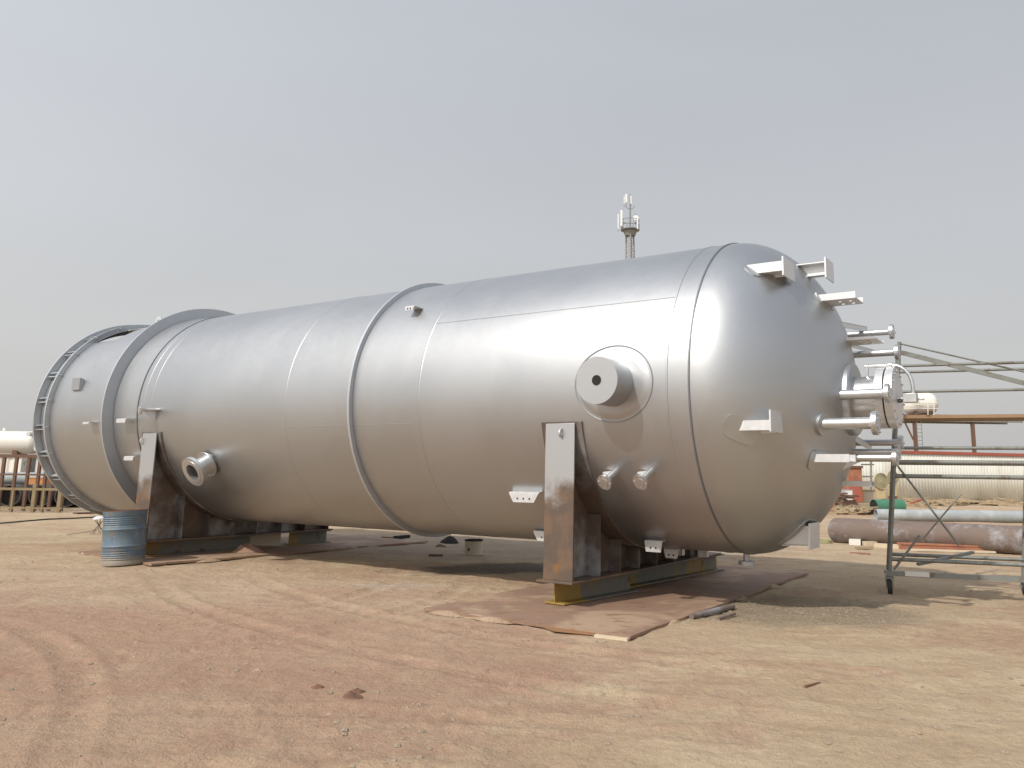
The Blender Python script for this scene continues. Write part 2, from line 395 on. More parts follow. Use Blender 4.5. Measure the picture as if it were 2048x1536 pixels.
# shell, cone section, skirt
vrev([(0, R), (1.5, R), (3, R), (6, R), (9, R), (12.0, R)]).build('shell', SILVER, V)
dm = []
for i in range(0, 31):
    a = R_(90 * i / 30); dm.append((-DA * math.sin(a) if i else 0, max(.0005, R * math.cos(a))))
vrev([(p, r) for p, r in dm]).build('dished_head', SILVER, V)
b = vrev([(.0, R + .001), (0, R + .013), (.02, R + .013), (.02, R + .001)], closed=True); b.build('head_backing_ring', SEAMSHADE, V)  # dark grey stands in for the shadow line where the head joins
vrev([(.30, R + .001), (.305, R + .007), (.325, R + .007), (.33, R + .001)]).build('weld_seam', SILVER, V)
for t_ in (4.48, 7.55, 11.56, 11.82):
    vrev([(t_ - .016, R + .001), (t_ - .007, R + .0045), (t_ + .007, R + .0045), (t_ + .016, R + .001)]).build('weld_seam', SILVER, V)
def long_seam(t0, t1, el):
    b = MB(); b.tube([SH(t0 + (t1 - t0) * i / 12, el, R - .002) for i in range(13)], .006, 6); b.build('weld_seam', SILVER, V)
Pa, ta, ea = Cyl(1372, 592); long_seam(.33, 4.48, ea)
long_seam(4.5, 7.5, ea - 42)
# stiffening ring in the middle
vrev([(5.90, R - .01), (5.90, R + .075), (5.945, R + .075), (5.945, R - .01)], closed=True).build('stiffening_ring', SILVD, V)
# conical section with collar, wide support ring
vrev([(12.012, R - .03), (12.02, R - .03), (12.84, R + .03)]).build('cone_section', SILVER, V)
vrev([(11.99, R - .02), (11.99, R + .012), (12.012, R + .012), (12.012, R - .03)], closed=True).build('seam_shade_ring', SEAMSHADE, V)  # thin ring added to draw the seam's shadow as a dark line
vrev([(12.84, R - .05), (12.84, R + .25), (12.88, R + .25), (12.88, R - .05)], closed=True).build('support_ring', SILVD, V)
# skirt with an opening on top near its end
sk = MB(); T0, T1 = 12.88, 15.9
n_t, n_a = 26, 160
hole = (14.5, 15.43, 50, 73)
vv = []; ff = []
for i in range(n_t + 1):
    for j in range(n_a):
        el = 360 * j / n_a; t_ = T0 + (T1 - T0) * i / n_t; vv.append(SH(t_, el, R - .005))
for i in range(n_t):
    for j in range(n_a):
        tm_ = T0 + (T1 - T0) * (i + .5) / n_t; em = 360 * (j + .5) / n_a
        if hole[0] < tm_ < hole[1] and hole[2] < em < hole[3]: continue
        ff.append((i * n_a + j, i * n_a + (j + 1) % n_a, (i + 1) * n_a + (j + 1) % n_a, (i + 1) * n_a + j))
sk.add(vv, ff); so_ = sk.build('skirt', SILVER, V)
sm = so_.modifiers.new('wall', 'SOLIDIFY'); sm.thickness = .03; sm.offset = -1
vrev([(15.44, R - .02), (15.44, R + .10), (15.49, R + .10), (15.49, R - .02)], closed=True).build('chair_ring', SILVD, V)
vrev([(15.86, R - .12), (15.86, R + .13), (15.91, R + .13), (15.91, R - .12)], closed=True).build('base_ring', SILVD, V)
for k in range(24):
    el = -7.5 + 15 * k; b = MB()
    for s_ in (-1.15, 1.15):
        e2 = el + s_; tg = (SH(0, e2 + .2) - SH(0, e2 - .2)).normalized()
        b.par(SH(15.49, e2, R) - tg * .01, D * .37, er(e2) * .09, tg * .02)
    p = SH(15.44, el, R + .055); b.cyl(p - D * .04, p + D * .16, .018, seg=8)
    b.build('gusset_pair', SILVD, V)

def pad_loop(P, nn, u, v, a_, b_, r=.012, name='weld_pad', parent=V, off=.004, th=.02, surf=None):
    """rounded rectangular pad laid on the surface: u,v half sizes a_,b_"""
    pts = []
    for k in range(24):
        an = 2 * math.pi * k / 24; cx, sy = math.cos(an), math.sin(an)
        q = 1 / max(abs(cx) ** 4 + abs(sy) ** 4, 1e-6) ** .25
        pts.append(P + u * (a_ * cx * q) + v * (b_ * sy * q))
    if surf: pts = [surf(p) for p in pts]
    n_ = len(pts); c0 = sum(pts, Vector()) / n_
    b = MB(); top = [p + nn * th for p in pts]; bot = [p - nn * .03 for p in pts]
    ct = (surf(c0) if surf else c0) + nn * th
    b.add(bot + top + [ct], [(i, (i + 1) % n_, n_ + (i + 1) % n_, n_ + i) for i in range(n_)] + [(n_ + i, n_ + (i + 1) % n_, 2 * n_) for i in range(n_)])
    return b.build(name, SILVER, parent, smooth=30)
def to_dome(p):
    v = p - AX; q = Vector((v.dot(D) / DA, v.dot(N) / R, v.z / R)); s = 1 / q.length
    return AX + v * s
def plate_holes(b, P, U, Vv, Tn, xs_, ys_, skip):
    """plate in the plane P + U*x + V*y, cells bounded by xs_, ys_; cells in skip are left open"""
    for i in range(len(xs_) - 1):
        for j in range(len(ys_) - 1):
            if (i, j) in skip: continue
            b.par(P + U * xs_[i] + Vv * ys_[j], U * (xs_[i + 1] - xs_[i]), Vv * (ys_[j + 1] - ys_[j]), Tn)
def channel(b, P, L, w_, h_, kind, back=.35, dirv=None):
    """P: lower near corner where the near web meets the head; runs along E"""
    dv = dirv or E; th = .014; A = P - dv * back; LL = dv * (L + back)
    sd = N if not dirv else (Z.cross(dv)).normalized() * (1 if Z.cross(dv).dot(N) > 0 else -1)
    if kind == 'C_away':      # web near, flanges going away
        b.par(A, LL, sd * th, Z * h_); b.par(A + sd * th, LL, sd * (w_ - th), Z * th); b.par(A + sd * th + Z * (h_ - th), LL, sd * (w_ - th), Z * th)
        b.par(A + sd * (w_ * .5), LL, sd * th, Z * -(h_ * .25))
    elif kind == 'C_near':    # web far, flanges toward us
        b.par(A + sd * (w_ - th), LL, sd * th, Z * h_); b.par(A, LL, sd * (w_ - th), Z * th); b.par(A + Z * (h_ - th), LL, sd * (w_ - th), Z * th)
    elif kind == 'U':         # drilled bottom, two upstands
        b.par(A, LL, sd * th, Z * h_); b.par(A + sd * (w_ - th), LL, sd * th, Z * h_)
        Lb = L + back
        x_ = [0, Lb - .27, Lb - .23, Lb - .13, Lb - .09, Lb]; y_ = [0, .30 * w_, .30 * w_ + .055, .68 * w_, .68 * w_ + .055, w_ - 2 * th]
        plate_holes(b, A + sd * th, dv, sd, Z * th, x_, y_, {(1, 1), (1, 3), (3, 1), (3, 3)})
    elif kind == 'plate':
        b.par(A, LL, sd * th, Z * h_); b.par(A + sd * th, LL, sd * w_, Z * th)
def bracket(root, endx, w_, h_, kind, end_plate=None, pad=(.3, .16), label=None, zshift=0, hide_pad=False, back=.3):
    P, nn = Dome(*root); L = reach(P, E, endx)
    b = MB(); channel(b, P, L, w_, h_, kind, back)
    o = b.build('bracket', SILVB, V)
    if label: o['label'] = label
    if end_plate:
        pw, ph, pz = end_plate
        e = MB(); e.par(P + E * L - N * .04 + Z * pz, E * .02, N * pw, Z * ph); e.build('end_plate', SILVB, o)
    if not hide_pad:
        c0 = to_dome(P + N * w_ * .5 + Z * h_ * .5)
        u = (N - nn * N.dot(nn)).normalized(); v = nn.cross(u)
        pad_loop(c0, nn, u, v, w_ * .5 + .05, h_ * .5 + .09, parent=o, surf=to_dome, th=.016)
    return o
bracket((1512, 547), 1566, .42, .13, 'C_away', (.48, .25, -.07), label='channel bracket with a square end plate, high on the near side of the head')
bracket((1614, 553), 1651, .13, .19, 'C_near', (.42, .29, -.05), label='channel bracket with end plate, highest on the far side of the head', hide_pad=True, back=.5)
bracket((1641, 602), 1711, .46, .09, 'U')
bracket((1693, 681), 1752, .52, .04, 'U', hide_pad=True)
bracket((1474, 861), 1541, .36, .12, 'C_away', (.46, .26, -.02), label='channel bracket with a square end plate at mid height on the near side of the head')
bracket((1624, 924), 1699, .34, .10, 'U')
bracket((1682, 972), 1743, .22, .07, 'U', hide_pad=True)
# slanting braces near the far side of the head
def brace(r0, e0, n0, n1, w_=.10, kind='plate', lab=None):
    A, B = Vn(*r0, n0), Vn(*e0, n1); dv = (B - A).normalized()
    b = MB(); sd = Z.cross(dv).normalized(); A2 = A - dv * .3
    b.par(A2, B - A2, sd * .012, Z * w_); b.par(A2 + Z * w_, B - A2, sd * w_, Z * -.012)
    o = b.build('brace', SILVB, V)
    return o
brace((1688, 655), (1735, 664), .3, 1.1, .08)
brace((1702, 694), (1748, 706), .6, 1.2, .05)
brace((1712, 884), (1744, 902), .4, .9, .09)
brace((1690, 937), (1733, 919), .0, .6, .09)
# bottom bracket: trapezoid plates with an end plate
P, nn = Dome(1590, 1070); n0 = (P - O).dot(N)
b = MB()
for dn in (0, .30):
    o_ = N * dn
    pl = [Vn(1540, 1091, n0) + o_, Vn(1570, 1060, n0) + o_ + N * .0, Vn(1600, 1052, n0) + o_, Vn(1622, 1052, n0) + o_, Vn(1622, 1092, n0) + o_]
    b.prism(pl, N * .014)
A_, B_ = Vn(1600, 1092, n0), Vn(1622, 1092, n0); b.par(A_ - E * .4, B_ - A_ + E * .4, N * .30, Z * .014)
o = b.build('bracket', SILVB, V); o['label'] = 'boxed bracket with a tall end plate under the head'
e = MB(); q = Vn(1622, 1098, n0); e.par(q - N * .12, E * .022, N * .46, Vn(1622, 1046, n0) - q); e.build('end_plate', SILVB, o)
c0 = to_dome(P + N * .10); u = (N - nn * N.dot(nn)).normalized(); v = nn.cross(u)
pad_loop(c0, nn, u, v, .24, .30, parent=o, surf=to_dome, th=.014)

# pipe nozzles on the head
def nozzle(P, dv, L, r, fr, ft=.05, padr=None, name='nozzle', back=.5, blind=True, hub=False, mat=None, surf=to_dome, nn=None):
    b = MB()
    if blind: b.cyl(P - dv * back, P + dv * (L - ft), r, seg=24)
    else: b.hollow(P - dv * back, P + dv * (L - ft * .5), r * .86, r, 28)
    o = b.build(name, SILVN, V)
    f = MB()
    if blind:
        f.rev([(0, .001), (0, fr), (ft * .55, fr), (ft * .55, fr * .97), (ft * .6, fr * .97), (ft * .6, fr), (ft, fr), (ft, fr * .55), (ft + .008, fr * .55), (ft + .008, .001)], P + dv * (L - ft), dv, 28)
    else:
        f.rev([(0, r * .86), (0, fr), (ft, fr), (ft, r * 1.25), (ft + .008, r * 1.25), (ft + .008, r * .86)], P + dv * (L - ft), dv, 32, closed=True)
    fo = f.build('flange', SILVN, o)
    nb = 4 if fr < .14 else (8 if fr < .2 else 12)
    u_ = dv.orthogonal().normalized(); v_ = dv.cross(u_)
    for k in range(nb if blind else 0):
        a = 2 * math.pi * (k + .5) / nb; q = P + dv * (L - ft * .5) + (u_ * math.cos(a) + v_ * math.sin(a)) * fr * .80
        bb = MB(); bb.cyl(q - dv * ft * .9, q + dv * (ft * .9), max(.008, fr * .06), seg=6)
        bb.build('flange_bolt', SILVN, o)
    return o
P, nn = Dome(1645, 848); L = reach(P, E, 1756); o = nozzle(P, E, L, .075, .15, .06)
pad = MB(); pad.hollow(P - nn * .02, P + nn * .035, .05, .15, 32); pad.build('weld_pad', SILVER, o)

def nozzle_at(pe, n_, r, fr, L):
    Pe = Vn(*pe, n_); nozzle(Pe - E * L, E, L, r, fr, .05)
nozzle_at((1779, 786), -.50, .068, .125, .95)
nozzle_at((1787, 663), 1.0, .045, .11, .9)
nozzle_at((1798, 704), .9, .050, .11, .9)
nozzle_at((1805, 885), .85, .045, .10, .9)
nozzle_at((1799, 904), .3, .045, .10, 1.0)
nozzle_at((1795, 916), -.1, .050, .11, 1.1)

# manway at the crown of the head
mn = MB(); c0 = AX - D * 0
mz = -.10
mn.rev([(1.30, .30), (1.83, .30)], AX + Z * mz, E, 48); mw = mn.build('manway', SILVN, V)
b = MB(); b.rev([(1.30, .29), (1.30, .50), (1.47, .50), (1.49, .48), (1.49, .29)], AX + Z * mz, E, 48, closed=True); b.build('reinforcing_ring', SILVER, mw)
b = MB(); b.rev([(1.80, .29), (1.80, .41), (1.90, .41), (1.90, .29)], AX + Z * mz, E, 56, closed=True); b.build('flange', SILVB, mw)
b = MB(); b.rev([(1.905, .38), (1.905, .40), (1.915, .40), (1.915, .38)], AX + Z * mz, E, 56, closed=True); b.build('gasket', DARK, mw)
b = MB(); b.rev([(1.92, .001), (1.92, .41), (2.02, .41), (2.02, .27), (2.028, .26), (2.028, .001)], AX + Z * mz, E, 56); b.build('blind_cover', SILVB, mw)
for k in range(16):
    a = 2 * math.pi * (k + .5) / 16; q = AX + Z * (mz + .36 * math.sin(a)) + N * .36 * math.cos(a)
    b = MB(); b.cyl(q + E * 1.78, q + E * 2.045, .013, seg=6); b.build('flange_bolt', SILVD, mw)
b = MB(); q0 = AX + E * 2.03 + Z * (mz - .02)
b.tube([q0 + N * -.1, q0 + E * .07 + N * -.1, q0 + E * .07 + N * .1, q0 + N * .1], .011, 8); b.build('cover_handle', SILVB, mw)
# davit: clevis, arm, curved pipe that carries the cover
nD = -.05
a0 = Vn(1735, 733, nD); a1 = Vn(1781, 731, nD); dv = (a1 - a0)
b = MB(); b.bar(Vn(1735, 727, nD), Vn(1735, 757, nD), .05, .016, N); b.bar(Vn(1774, 726, nD), Vn(1774, 752, nD), .05, .016, N); b.build('davit_post', SILVN, mw)
b = MB(); b.cyl(Vn(1730, 733, nD), a1, .022, seg=12); b.cyl(Vn(1777, 731, nD), Vn(1784, 731, nD), .045, seg=14)
pts = [(1784, 731), (1792, 731), (1801, 734), (1810, 740), (1818, 749), (1823, 760), (1826, 774), (1826.5, 791)]
b.tube([Vn(*p, nD) for p in pts], .026, 12); b.build('davit_arm', SILVN, mw)
b = MB(); q = Vn(1821, 796, nD); b.cbox(q, E * .17, N * .14, Z * .12); b.cyl(q + E * .08 - Z * .02, q + E * .17 - Z * .02, .014, seg=8)
b.build('davit_block', SILVN, mw, bevel=.012)
# wing nut / wire by the cover
b = MB(); q = Vn(1800, 800, nD)
for k in range(3):
    b.tube([q + E * (.05 * math.cos(a)) + Z * (.03 * math.sin(a + k)) + N * .02 * k for a in [i * .5 for i in range(13)]], .007, 6)
b.build('wire_tie', BLACK, mw)

# trunnion on the shell
P0, t0, el0 = Cyl(1226, 767)
b = MB(); L = reach(P0, -N, 1193)
b.cyl(P0 + N * .1, P0 - N * L, .302, seg=64); tr = b.build('trunnion', SILVER, V, smooth=40)
b = MB(); q = P0 - N * (L + .001)
b.hollow(q, q - N * .004, .058, .066, 28); b.cyl(q + N * 0, q - N * .003, .060, seg=28); b.build('bore_hole', DARK, tr)
tcx, tec = 1.085, .4; b = MB(); vv = []; ff = []
for i in range(0, 9):
    for k in range(64):
        a = 2 * math.pi * k / 64; rr = .5 * i / 8 * 1.0 if i < 8 else .505
        of = .010 if i < 8 else -.01
        vv.append(SH(tcx + rr * 1.14 * math.cos(a), tec + math.degrees(rr * math.sin(a) / R), R + of))
for i in range(8):
    for k in range(64): ff.append((i * 64 + k, i * 64 + (k + 1) % 64, (i + 1) * 64 + (k + 1) % 64, (i + 1) * 64 + k))
b.add(vv, ff); b.build('reinforcing_pad', SILVER, tr, smooth=60)
b = MB(); b.tube([SH(tcx + .507 * 1.14 * math.cos(2 * math.pi * k / 72), tec + math.degrees(.507 * math.sin(2 * math.pi * k / 72) / R), R + .001) for k in range(72)], .009, 6, True); b.build('weld_bead', MIDG, tr)

# nozzle low on the left part of the shell, open bore
P0, t0, el0 = Cyl(418, 926); dv = er(el0); L = reach(P0, dv, 385)
o = nozzle(P0, dv, L, .178, .285, .06, blind=False, back=.1); o['label'] = 'open flanged nozzle low on the left part of the shell'
b = MB(); b.cyl(P0 + dv * (L - .20), P0 + dv * (L - .16), .152, seg=28); b.build('bore_shade_disc', DARK, o)  # dark disc plugs the pipe in place of its shaded inside
b = MB(); q = P0 + dv * .05; b.hollow(q - dv * .01, q + dv * .015, .17, .25, 36); b.build('reinforcing_ring', SILVN, o)
# two small blind nozzles
for (rx, ry, fx) in ((1233, 942, 1208), (1303, 942, 1280)):
    P0, t0, el0 = Cyl(rx, ry); dv = (er(el0) + D * .12).normalized(); L = reach(P0, dv, fx)
    o = nozzle(P0, dv, max(.25, L), .042, .105, .035, back=.1)
    b = MB()
    for s_ in (1,):
        b.prism([P0 + D * .03, P0 + D * .17 + dv * .04, P0 + D * .17 + dv * .07, P0 + D * .02 + dv * .14], Z * .008)
    b.build('gusset', SILVB, o)
# small nozzle at the left end of the shell
P0, t0, el0 = Cyl(312, 820); dv = (er(el0) + D * .25).normalized(); L = reach(P0, dv, 279)
o = nozzle(P0, dv, L, .035, .10, .035, back=.1); b = MB()
b.prism([P0 + D * -.18, P0 + D * .16, P0 + dv * .30 ], Z * .012); b.prism([P0 - Z * .20, P0 + Z * .04, P0 + dv * .28], D * .012); b.build('gusset', SILVB, o)

# clips (pipe support lugs) on shell and skirt
def clip(px_, w_, hgt_, out_, r=R, holes=3, tilt=0, name='clip', chamfer=.08, padm=True):
    P0, t0, el0 = Cyl(*px_, r); dv = er(el0)
    b = MB(); th = .014; hz = (-N * 1.0)
    b.prism([P0 + D * w_ / 2 + dv * -.02, P0 - D * w_ / 2 + dv * -.02, P0 - D * w_ / 2 + hz * out_, P0 + D * w_ / 2 + hz * out_], Z * th)
    q = P0 + hz * out_
    b.prism([q + D * w_ / 2, q - D * w_ / 2, q - D * (w_ / 2 - chamfer) - Z * hgt_, q + D * (w_ / 2 - chamfer) - Z * hgt_], hz * th)
    o = b.build(name, SILVB, V)
    if holes:
        h = MB()
        for k in range(holes):
            c_ = q + D * (w_ * .6 * ((k + .5) / holes - .5)) - Z * hgt_ * .6 + hz * (th + .001)
            h.cyl(c_, c_ + hz * .002, .014, seg=10)
        h.build('bolt_hole', DARK, o)
    return o
clip((1056, 986), .52, .13, .10, holes=3)
clip((1098, 1064), .45, .13, .08, holes=2)
clip((1316, 1082), .27, .14, .14, holes=2, chamfer=.02)
clip((1351, 1098), .24, .12, .14, holes=2, chamfer=.03)
clip((838, 618), .20, .06, .22, holes=2, chamfer=.02)
clip((253, 839), .34, .07, .10, r=R + .05, holes=0, chamfer=.01)
clip((268, 914), .34, .07, .10, r=R + .05, holes=0, chamfer=.01)
clip((188, 846), .25, .03, .16, holes=0, chamfer=.01)
b = MB(); q = SH(14.50, 15.5, R); b.par(q - D * .16 - Z * .13 - er(15) * .02, D * .32, er(15) * .10, Z * .26)
b.build('box_lug', SILVER, V)
# lifting lug above the support ring
b = MB(); q = W(12.4, -.62, H + math.sqrt(R * R - .62 ** 2))
q = At(318, 643, 19.3)
b.hollow(q - N * .02, q + N * .02, .045, .12, 20); b.par(q - D * .12 - N * .02 - Z * .45, D * .24, N * .04, Z * .36); b.build('lifting_lug', SILVB, V)
# drain stub below the shell and its flange
P0 = W(.12, -.05, H - R); b = MB(); b.cyl(P0 + Z * .1, P0 - Z * .13, .045, seg=14); o = b.build('drain_nozzle', SILVD, V)
b = MB(); b.cyl(P0 - Z * .11, P0 - Z * .16, .115, seg=20); b.build('flange', SILVD, o)
for t_ in (.9, 1.3):
    b = MB(); P0 = W(t_, .35, H - R + .02); b.par(P0, D * .14, N * .014, Z * -.16); b.par(P0, D * .014, N * .10, Z * -.16); b.build('clip', SILVB, V)

# ------------------------------------------------------------------ saddles
def saddle(tc_, label, lean_gussets, zb=.33):
    s = thing('saddle', label, 'saddle', W(tc_, 0, zb), 'steel saddles under the vessel')
    RW = R + .028; pw = .46; bw = .56
    b = MB(); b.rev([(tc_ - .32, R + .003), (tc_ - .32, RW), (tc_ + .32, RW), (tc_ + .32, R + .003)], AX, D, 90, 0, 156, ref=er(-12), closed=True)
    # make sure it goes round underneath
    zmin = min(v.z for v in b.v)
    if zmin > H - R + .2:
        b = MB(); b.rev([(tc_ - .32, R + .003), (tc_ - .32, RW), (tc_ + .32, RW), (tc_ + .32, R + .003)], AX, D, 90, 0, -156, ref=er(-12), closed=True)
    b.build('wear_plate', WEB, s)
    nE = RW * math.cos(R_(12.5)) + .004
    zt = H - RW * math.sin(R_(12.5))
    b = MB(); b.par(W(tc_ - bw / 2, -nE - .12, zb), D * bw, N * (2 * nE + (.66 if tc_ < 5 else .24)), Z * .028); b.build('base_plate', SADDLE, s, bevel=.004)
    for sg in (-1, 1):
        b = MB(); b.par(W(tc_ - pw / 2, sg * nE - (.024 if sg < 0 else 0), zb + .028), D * pw, N * .024, Z * (zt - zb - .028)); b.build('end_plate', SADDLE, s, bevel=.003)
    # web
    pts = [W(tc_ - .01, -nE, zb + .028), W(tc_ - .01, nE, zb + .028), W(tc_ - .01, nE, zt)]
    for k in range(41):
        el = -12.5 - (180 - 25) * (1 - k / 40)
        pts.append(W(tc_ - .01, -RW * math.cos(R_(el)), H + RW * math.sin(R_(el))))
    b = MB(); b.prism(pts, D * .02); b.build('web_plate', WEB, s)
    for n_ in (-1.52, -.93, -.34, .25, .9, 1.55):
        ztop = H - math.sqrt(RW * RW - n_ * n_) - .004
        ztop = min(ztop, H - math.sqrt(RW * RW - (abs(n_) - .02) ** 2) - .004) if abs(n_) > .1 else ztop
        for (ta_, tb_) in ((tc_ - pw / 2 + .01, tc_ - .01), (tc_ + .01, tc_ + pw / 2 - .01)):
            b = MB(); b.par(W(ta_, n_, zb + .028), D * (tb_ - ta_), N * .016, Z * (ztop - zb - .028)); b.build('stiffener', WEB, s)
    return s, nE, zt
s1, nE, zt = saddle(1.90, 'rusty steel saddle nearest the domed head, silver overspray at the top of its upright', 0)
s2, nE, zt = saddle(11.50, 'dark steel saddle behind the blue drum, carrying the far end of the vessel', 0)
for s_, (x_, y_) in ((s1, (1123, 866)), (s2, (286, 882))):
    q = Vn(x_, y_, -nE - .03); b = MB()
    b.hollow(q - D * .012, q + D * .012, .032, .062, 18)
    b.par(q - D * .012 - N * -.01 - Z * .062, D * .024, N * .06, Z * .124)
    b.build('lifting_eye', SILVD if s_ is s1 else SILVB, s_)

# ------------------------------------------------------------------ I-beams
def ibeam(A, B, h_, w_, label, group='packing beams under the saddles'):
    t = (B - A).normalized(); sd = Z.cross(t).normalized(); b = MB(); tf = .022
    o = thing('steel_beam', label, 'beam', (A + B) / 2, group)
    b.par(A - sd * w_ / 2, B - A, sd * w_, Z * tf); b.build('lower_flange', BEAM, o, bevel=.003)
    b = MB(); b.par(A - sd * .008 + Z * tf, B - A, sd * .016, Z * (h_ - 2 * tf)); b.build('web', BEAM, o)
    b = MB(); b.par(A - sd * w_ / 2 + Z * (h_ - tf), B - A, sd * w_, Z * tf); b.build('upper_flange', BEAM, o, bevel=.003)
    return o
zp = .040
ibeam(W(2.00, -2.16, zp), W(1.80, -.42, zp), .286, .34, 'grey steel I-beam with yellow paint at its near end, under the near saddle')
ibeam(W(2.08, -.30, zp), W(1.80, 2.95, zp), .286, .34, 'olive steel I-beam behind the yellow-ended one, under the near saddle')
ibeam(W(11.58, -2.2, zp), W(11.42, .2, zp), .286, .34, 'dark olive I-beam just right of the blue drum')
ibeam(W(11.50, 1.3, zp), W(11.45, 2.35, zp), .286, .34, 'short dark I-beam at the far side of the left saddle')

# ------------------------------------------------------------------ steel plates on the ground
def gplate(pts, name, label, th=.036, z0=.0, mat=PLATE, group=None, rough_edge=True):
    P = []
    n_ = len(pts)
    for i in range(n_):
        a, b_ = pts[i], pts[(i + 1) % n_]; k = max(2, int((b_ - a).length / .35))
        for j in range(k):
            p = a.lerp(b_, j / k)
            dn = Vector((noise.noise(p * 1.3), noise.noise(p * 1.3 + Vector((5, 5, 5))), 0)) * .05 if rough_edge and j else Vector()
            P.append(p + dn)
    b = MB(); b.prism([Vector((p.x, p.y, z0)) for p in P], Z * th)
    o = b.build(name, mat, None, smooth=20); tag(o, label, 'steel plate', group); return recentre(o)
gplate([W(.20, -3.44, 0), W(3.2, -3.36, 0), W(3.3, 3.6, 0), W(.32, 3.7, 0)], 'steel_plate', 'large rusty steel plate on the sand under the near saddle', .032, .0, group='ground plates')
gplate([W(10.30, -2.68, 0), W(13.4, -2.35, 0), W(13.3, 4.1, 0), W(9.85, 4.15, 0)], 'steel_plate', 'long rusty steel plate beside the blue drum under the left saddle', .038, .0, group='ground plates')
b = MB(); random.seed(5)
for (a_, b_) in ((W(.25, -3.42, 0), W(3.2, -3.36, 0)), (W(.2, -3.4, 0), W(.32, 3.5, 0)), (W(10.3, -2.66, 0), W(13.3, -2.4, 0)), (W(3.2, -3.3, 0), W(3.3, 3.4, 0)), (W(10.25, -2.6, 0), W(9.9, 4.0, 0))):
    for k in range(3):
        p = a_.lerp(b_, random.uniform(.15, .9)); sx, sy = random.uniform(.12, .35), random.uniform(.05, .10); an = math.atan2((b_ - a_).y, (b_ - a_).x); sd_ = random.uniform(0, 50)
        vv = []; ff = []
        for i in range(6):
            for q in range(16):
                a = 2 * math.pi * q / 16; wv = 1 + .4 * noise.noise(Vector((math.cos(a) * 1.4 + sd_, math.sin(a) * 1.4, sd_))); rr = i / 5
                lx, ly = sx * rr * wv * math.cos(a), sy * rr * wv * math.sin(a)
                vv.append(Vector((p.x + lx * math.cos(an) - ly * math.sin(an), p.y + lx * math.sin(an) + ly * math.cos(an), .047 * (1 - rr ** 2) - .006)))
        for i in range(5):
            for q in range(16): ff.append((i * 16 + q, i * 16 + (q + 1) % 16, (i + 1) * 16 + (q + 1) % 16, (i + 1) * 16 + q))
        b.add(vv, ff)
o = b.build('sand_drift', SAND, smooth=80); o['kind'] = 'stuff'; o['label'] = 'thin sand blown over the edges of the ground plates'; o['category'] = 'sand'
# narrow strips showing at the plate edge
a, b_ = G(1085, 1262), G(1188, 1270); q = MB(); q.prism([Vector((p.x, p.y, .0)) for p in (G(1088, 1256), G(1108, 1263), G(1188, 1271), G(1190, 1266), G(1120, 1258))], Z * .018)
recentre(tag(q.build('rust_strip', plain('orange_brown_edge', (.30, .16, .08), .8)), 'thin orange rust strip curling from the front plate edge', 'strip'))
q = MB(); q.prism([Vector((p.x, p.y, .045)) for p in (G(1092, 1210), G(1130, 1216), G(1160, 1211), G(1125, 1204))], Z * .012)
recentre(tag(q.build('shim_plate', BEAM), 'small yellow edged shim plate under the near beam end', 'shim'))
q = MB(); q.prism([W(2.30, -2.2, .0393), W(1.7, -2.2, .0393), W(1.6, -.6, .0393), W(2.2, -.6, .0393)], Z * .0005)
# two loose bars lying right of the plate
for (p1, p2, r_, lb) in (((1383, 1239), (1466, 1218), .035, 'thicker grey round bar lying on the ground beside the plate edge'), ((1436, 1241), (1470, 1230), .018, 'thin short grey rod lying next to the thicker bar')):
    A, B = G(*p1), G(*p2); q = MB(); q.cyl(A + Z * r_, B + Z * r_, r_, seg=14)
    recentre(tag(q.build('metal_bar', RUSTPIPE), lb, 'bar', 'loose bars by the plate'))

# ------------------------------------------------------------------ drum
dp = G(246, 1131); dp += Vector((dp.x, dp.y, 0)).normalized() * .33; dp.z = -.01
_upd = Matrix.Rotation(R_(-3.2), 3, 'Y')   # stands a little out of plumb in the sand
class DMB(MB):
    def build(s, *a, **k):
        s.v = [dp + _upd @ (v - dp) for v in s.v]; return MB.build(s, *a, **k)
dr = thing('oil_drum', 'dented blue steel oil drum with a rusty rim standing left of the saddle', 'drum', dp)
rD, hD = .362, .965
prof = [(0, .001), (0, rD - .01), (.0, rD), (.02, rD + .008), (.04, rD)]
def bands(z0, z1, k):
    o_ = []
    for i in range(k * 6 + 1):
        o_.append((z0 + (z1 - z0) * i / (k * 6), rD - .004 + .006 * math.cos(2 * math.pi * i / 6)))
    return o_
prof += bands(.07, .26, 5) + [(.28, rD)]
def hoop(z0): return [(z0 - .03, rD), (z0 - .014, rD + .010), (z0, rD + .017), (z0 + .014, rD + .010), (z0 + .03, rD)]
prof += hoop(.335) + [(.5, rD)] + hoop(.635) + bands(.69, .87, 5) + [(.92, rD), (.94, rD + .008), (hD, rD + .010), (hD + .004, rD + .002), (hD - .004, rD - .010), (hD - .03, rD - .012)]
b = DMB(); b.rev(prof, dp, Z, 72)
for v in b.v:   # dents
    q = v - dp; k = 1 - .018 * max(0, noise.noise(Vector((q.x * 3, q.y * 3, q.z * 2.2)))) - .012 * math.exp(-((q.x + .15) ** 2 + (q.z - .5) ** 2) * 18) * (q.y < 0)
    v.x = dp.x + q.x * k; v.y = dp.y + q.y * k
b.build('body', DRUM, dr, smooth=50)
b = DMB(); b.cyl(dp + Z * (hD - .035), dp + Z * (hD - .022), rD - .012, seg=48); b.build('lid', DLID, dr)
b = DMB(); b.hollow(dp + Z * (hD - .006), dp + Z * (hD + .008), rD - .008, rD + .011, 64); b.build('rim', RUST, dr)
b = DMB(); b.cyl(dp + Vector((.2, -.18, hD - .024)), dp + Vector((.2, -.18, hD - .008)), .035, seg=16); b.build('bung', DLID, dr)

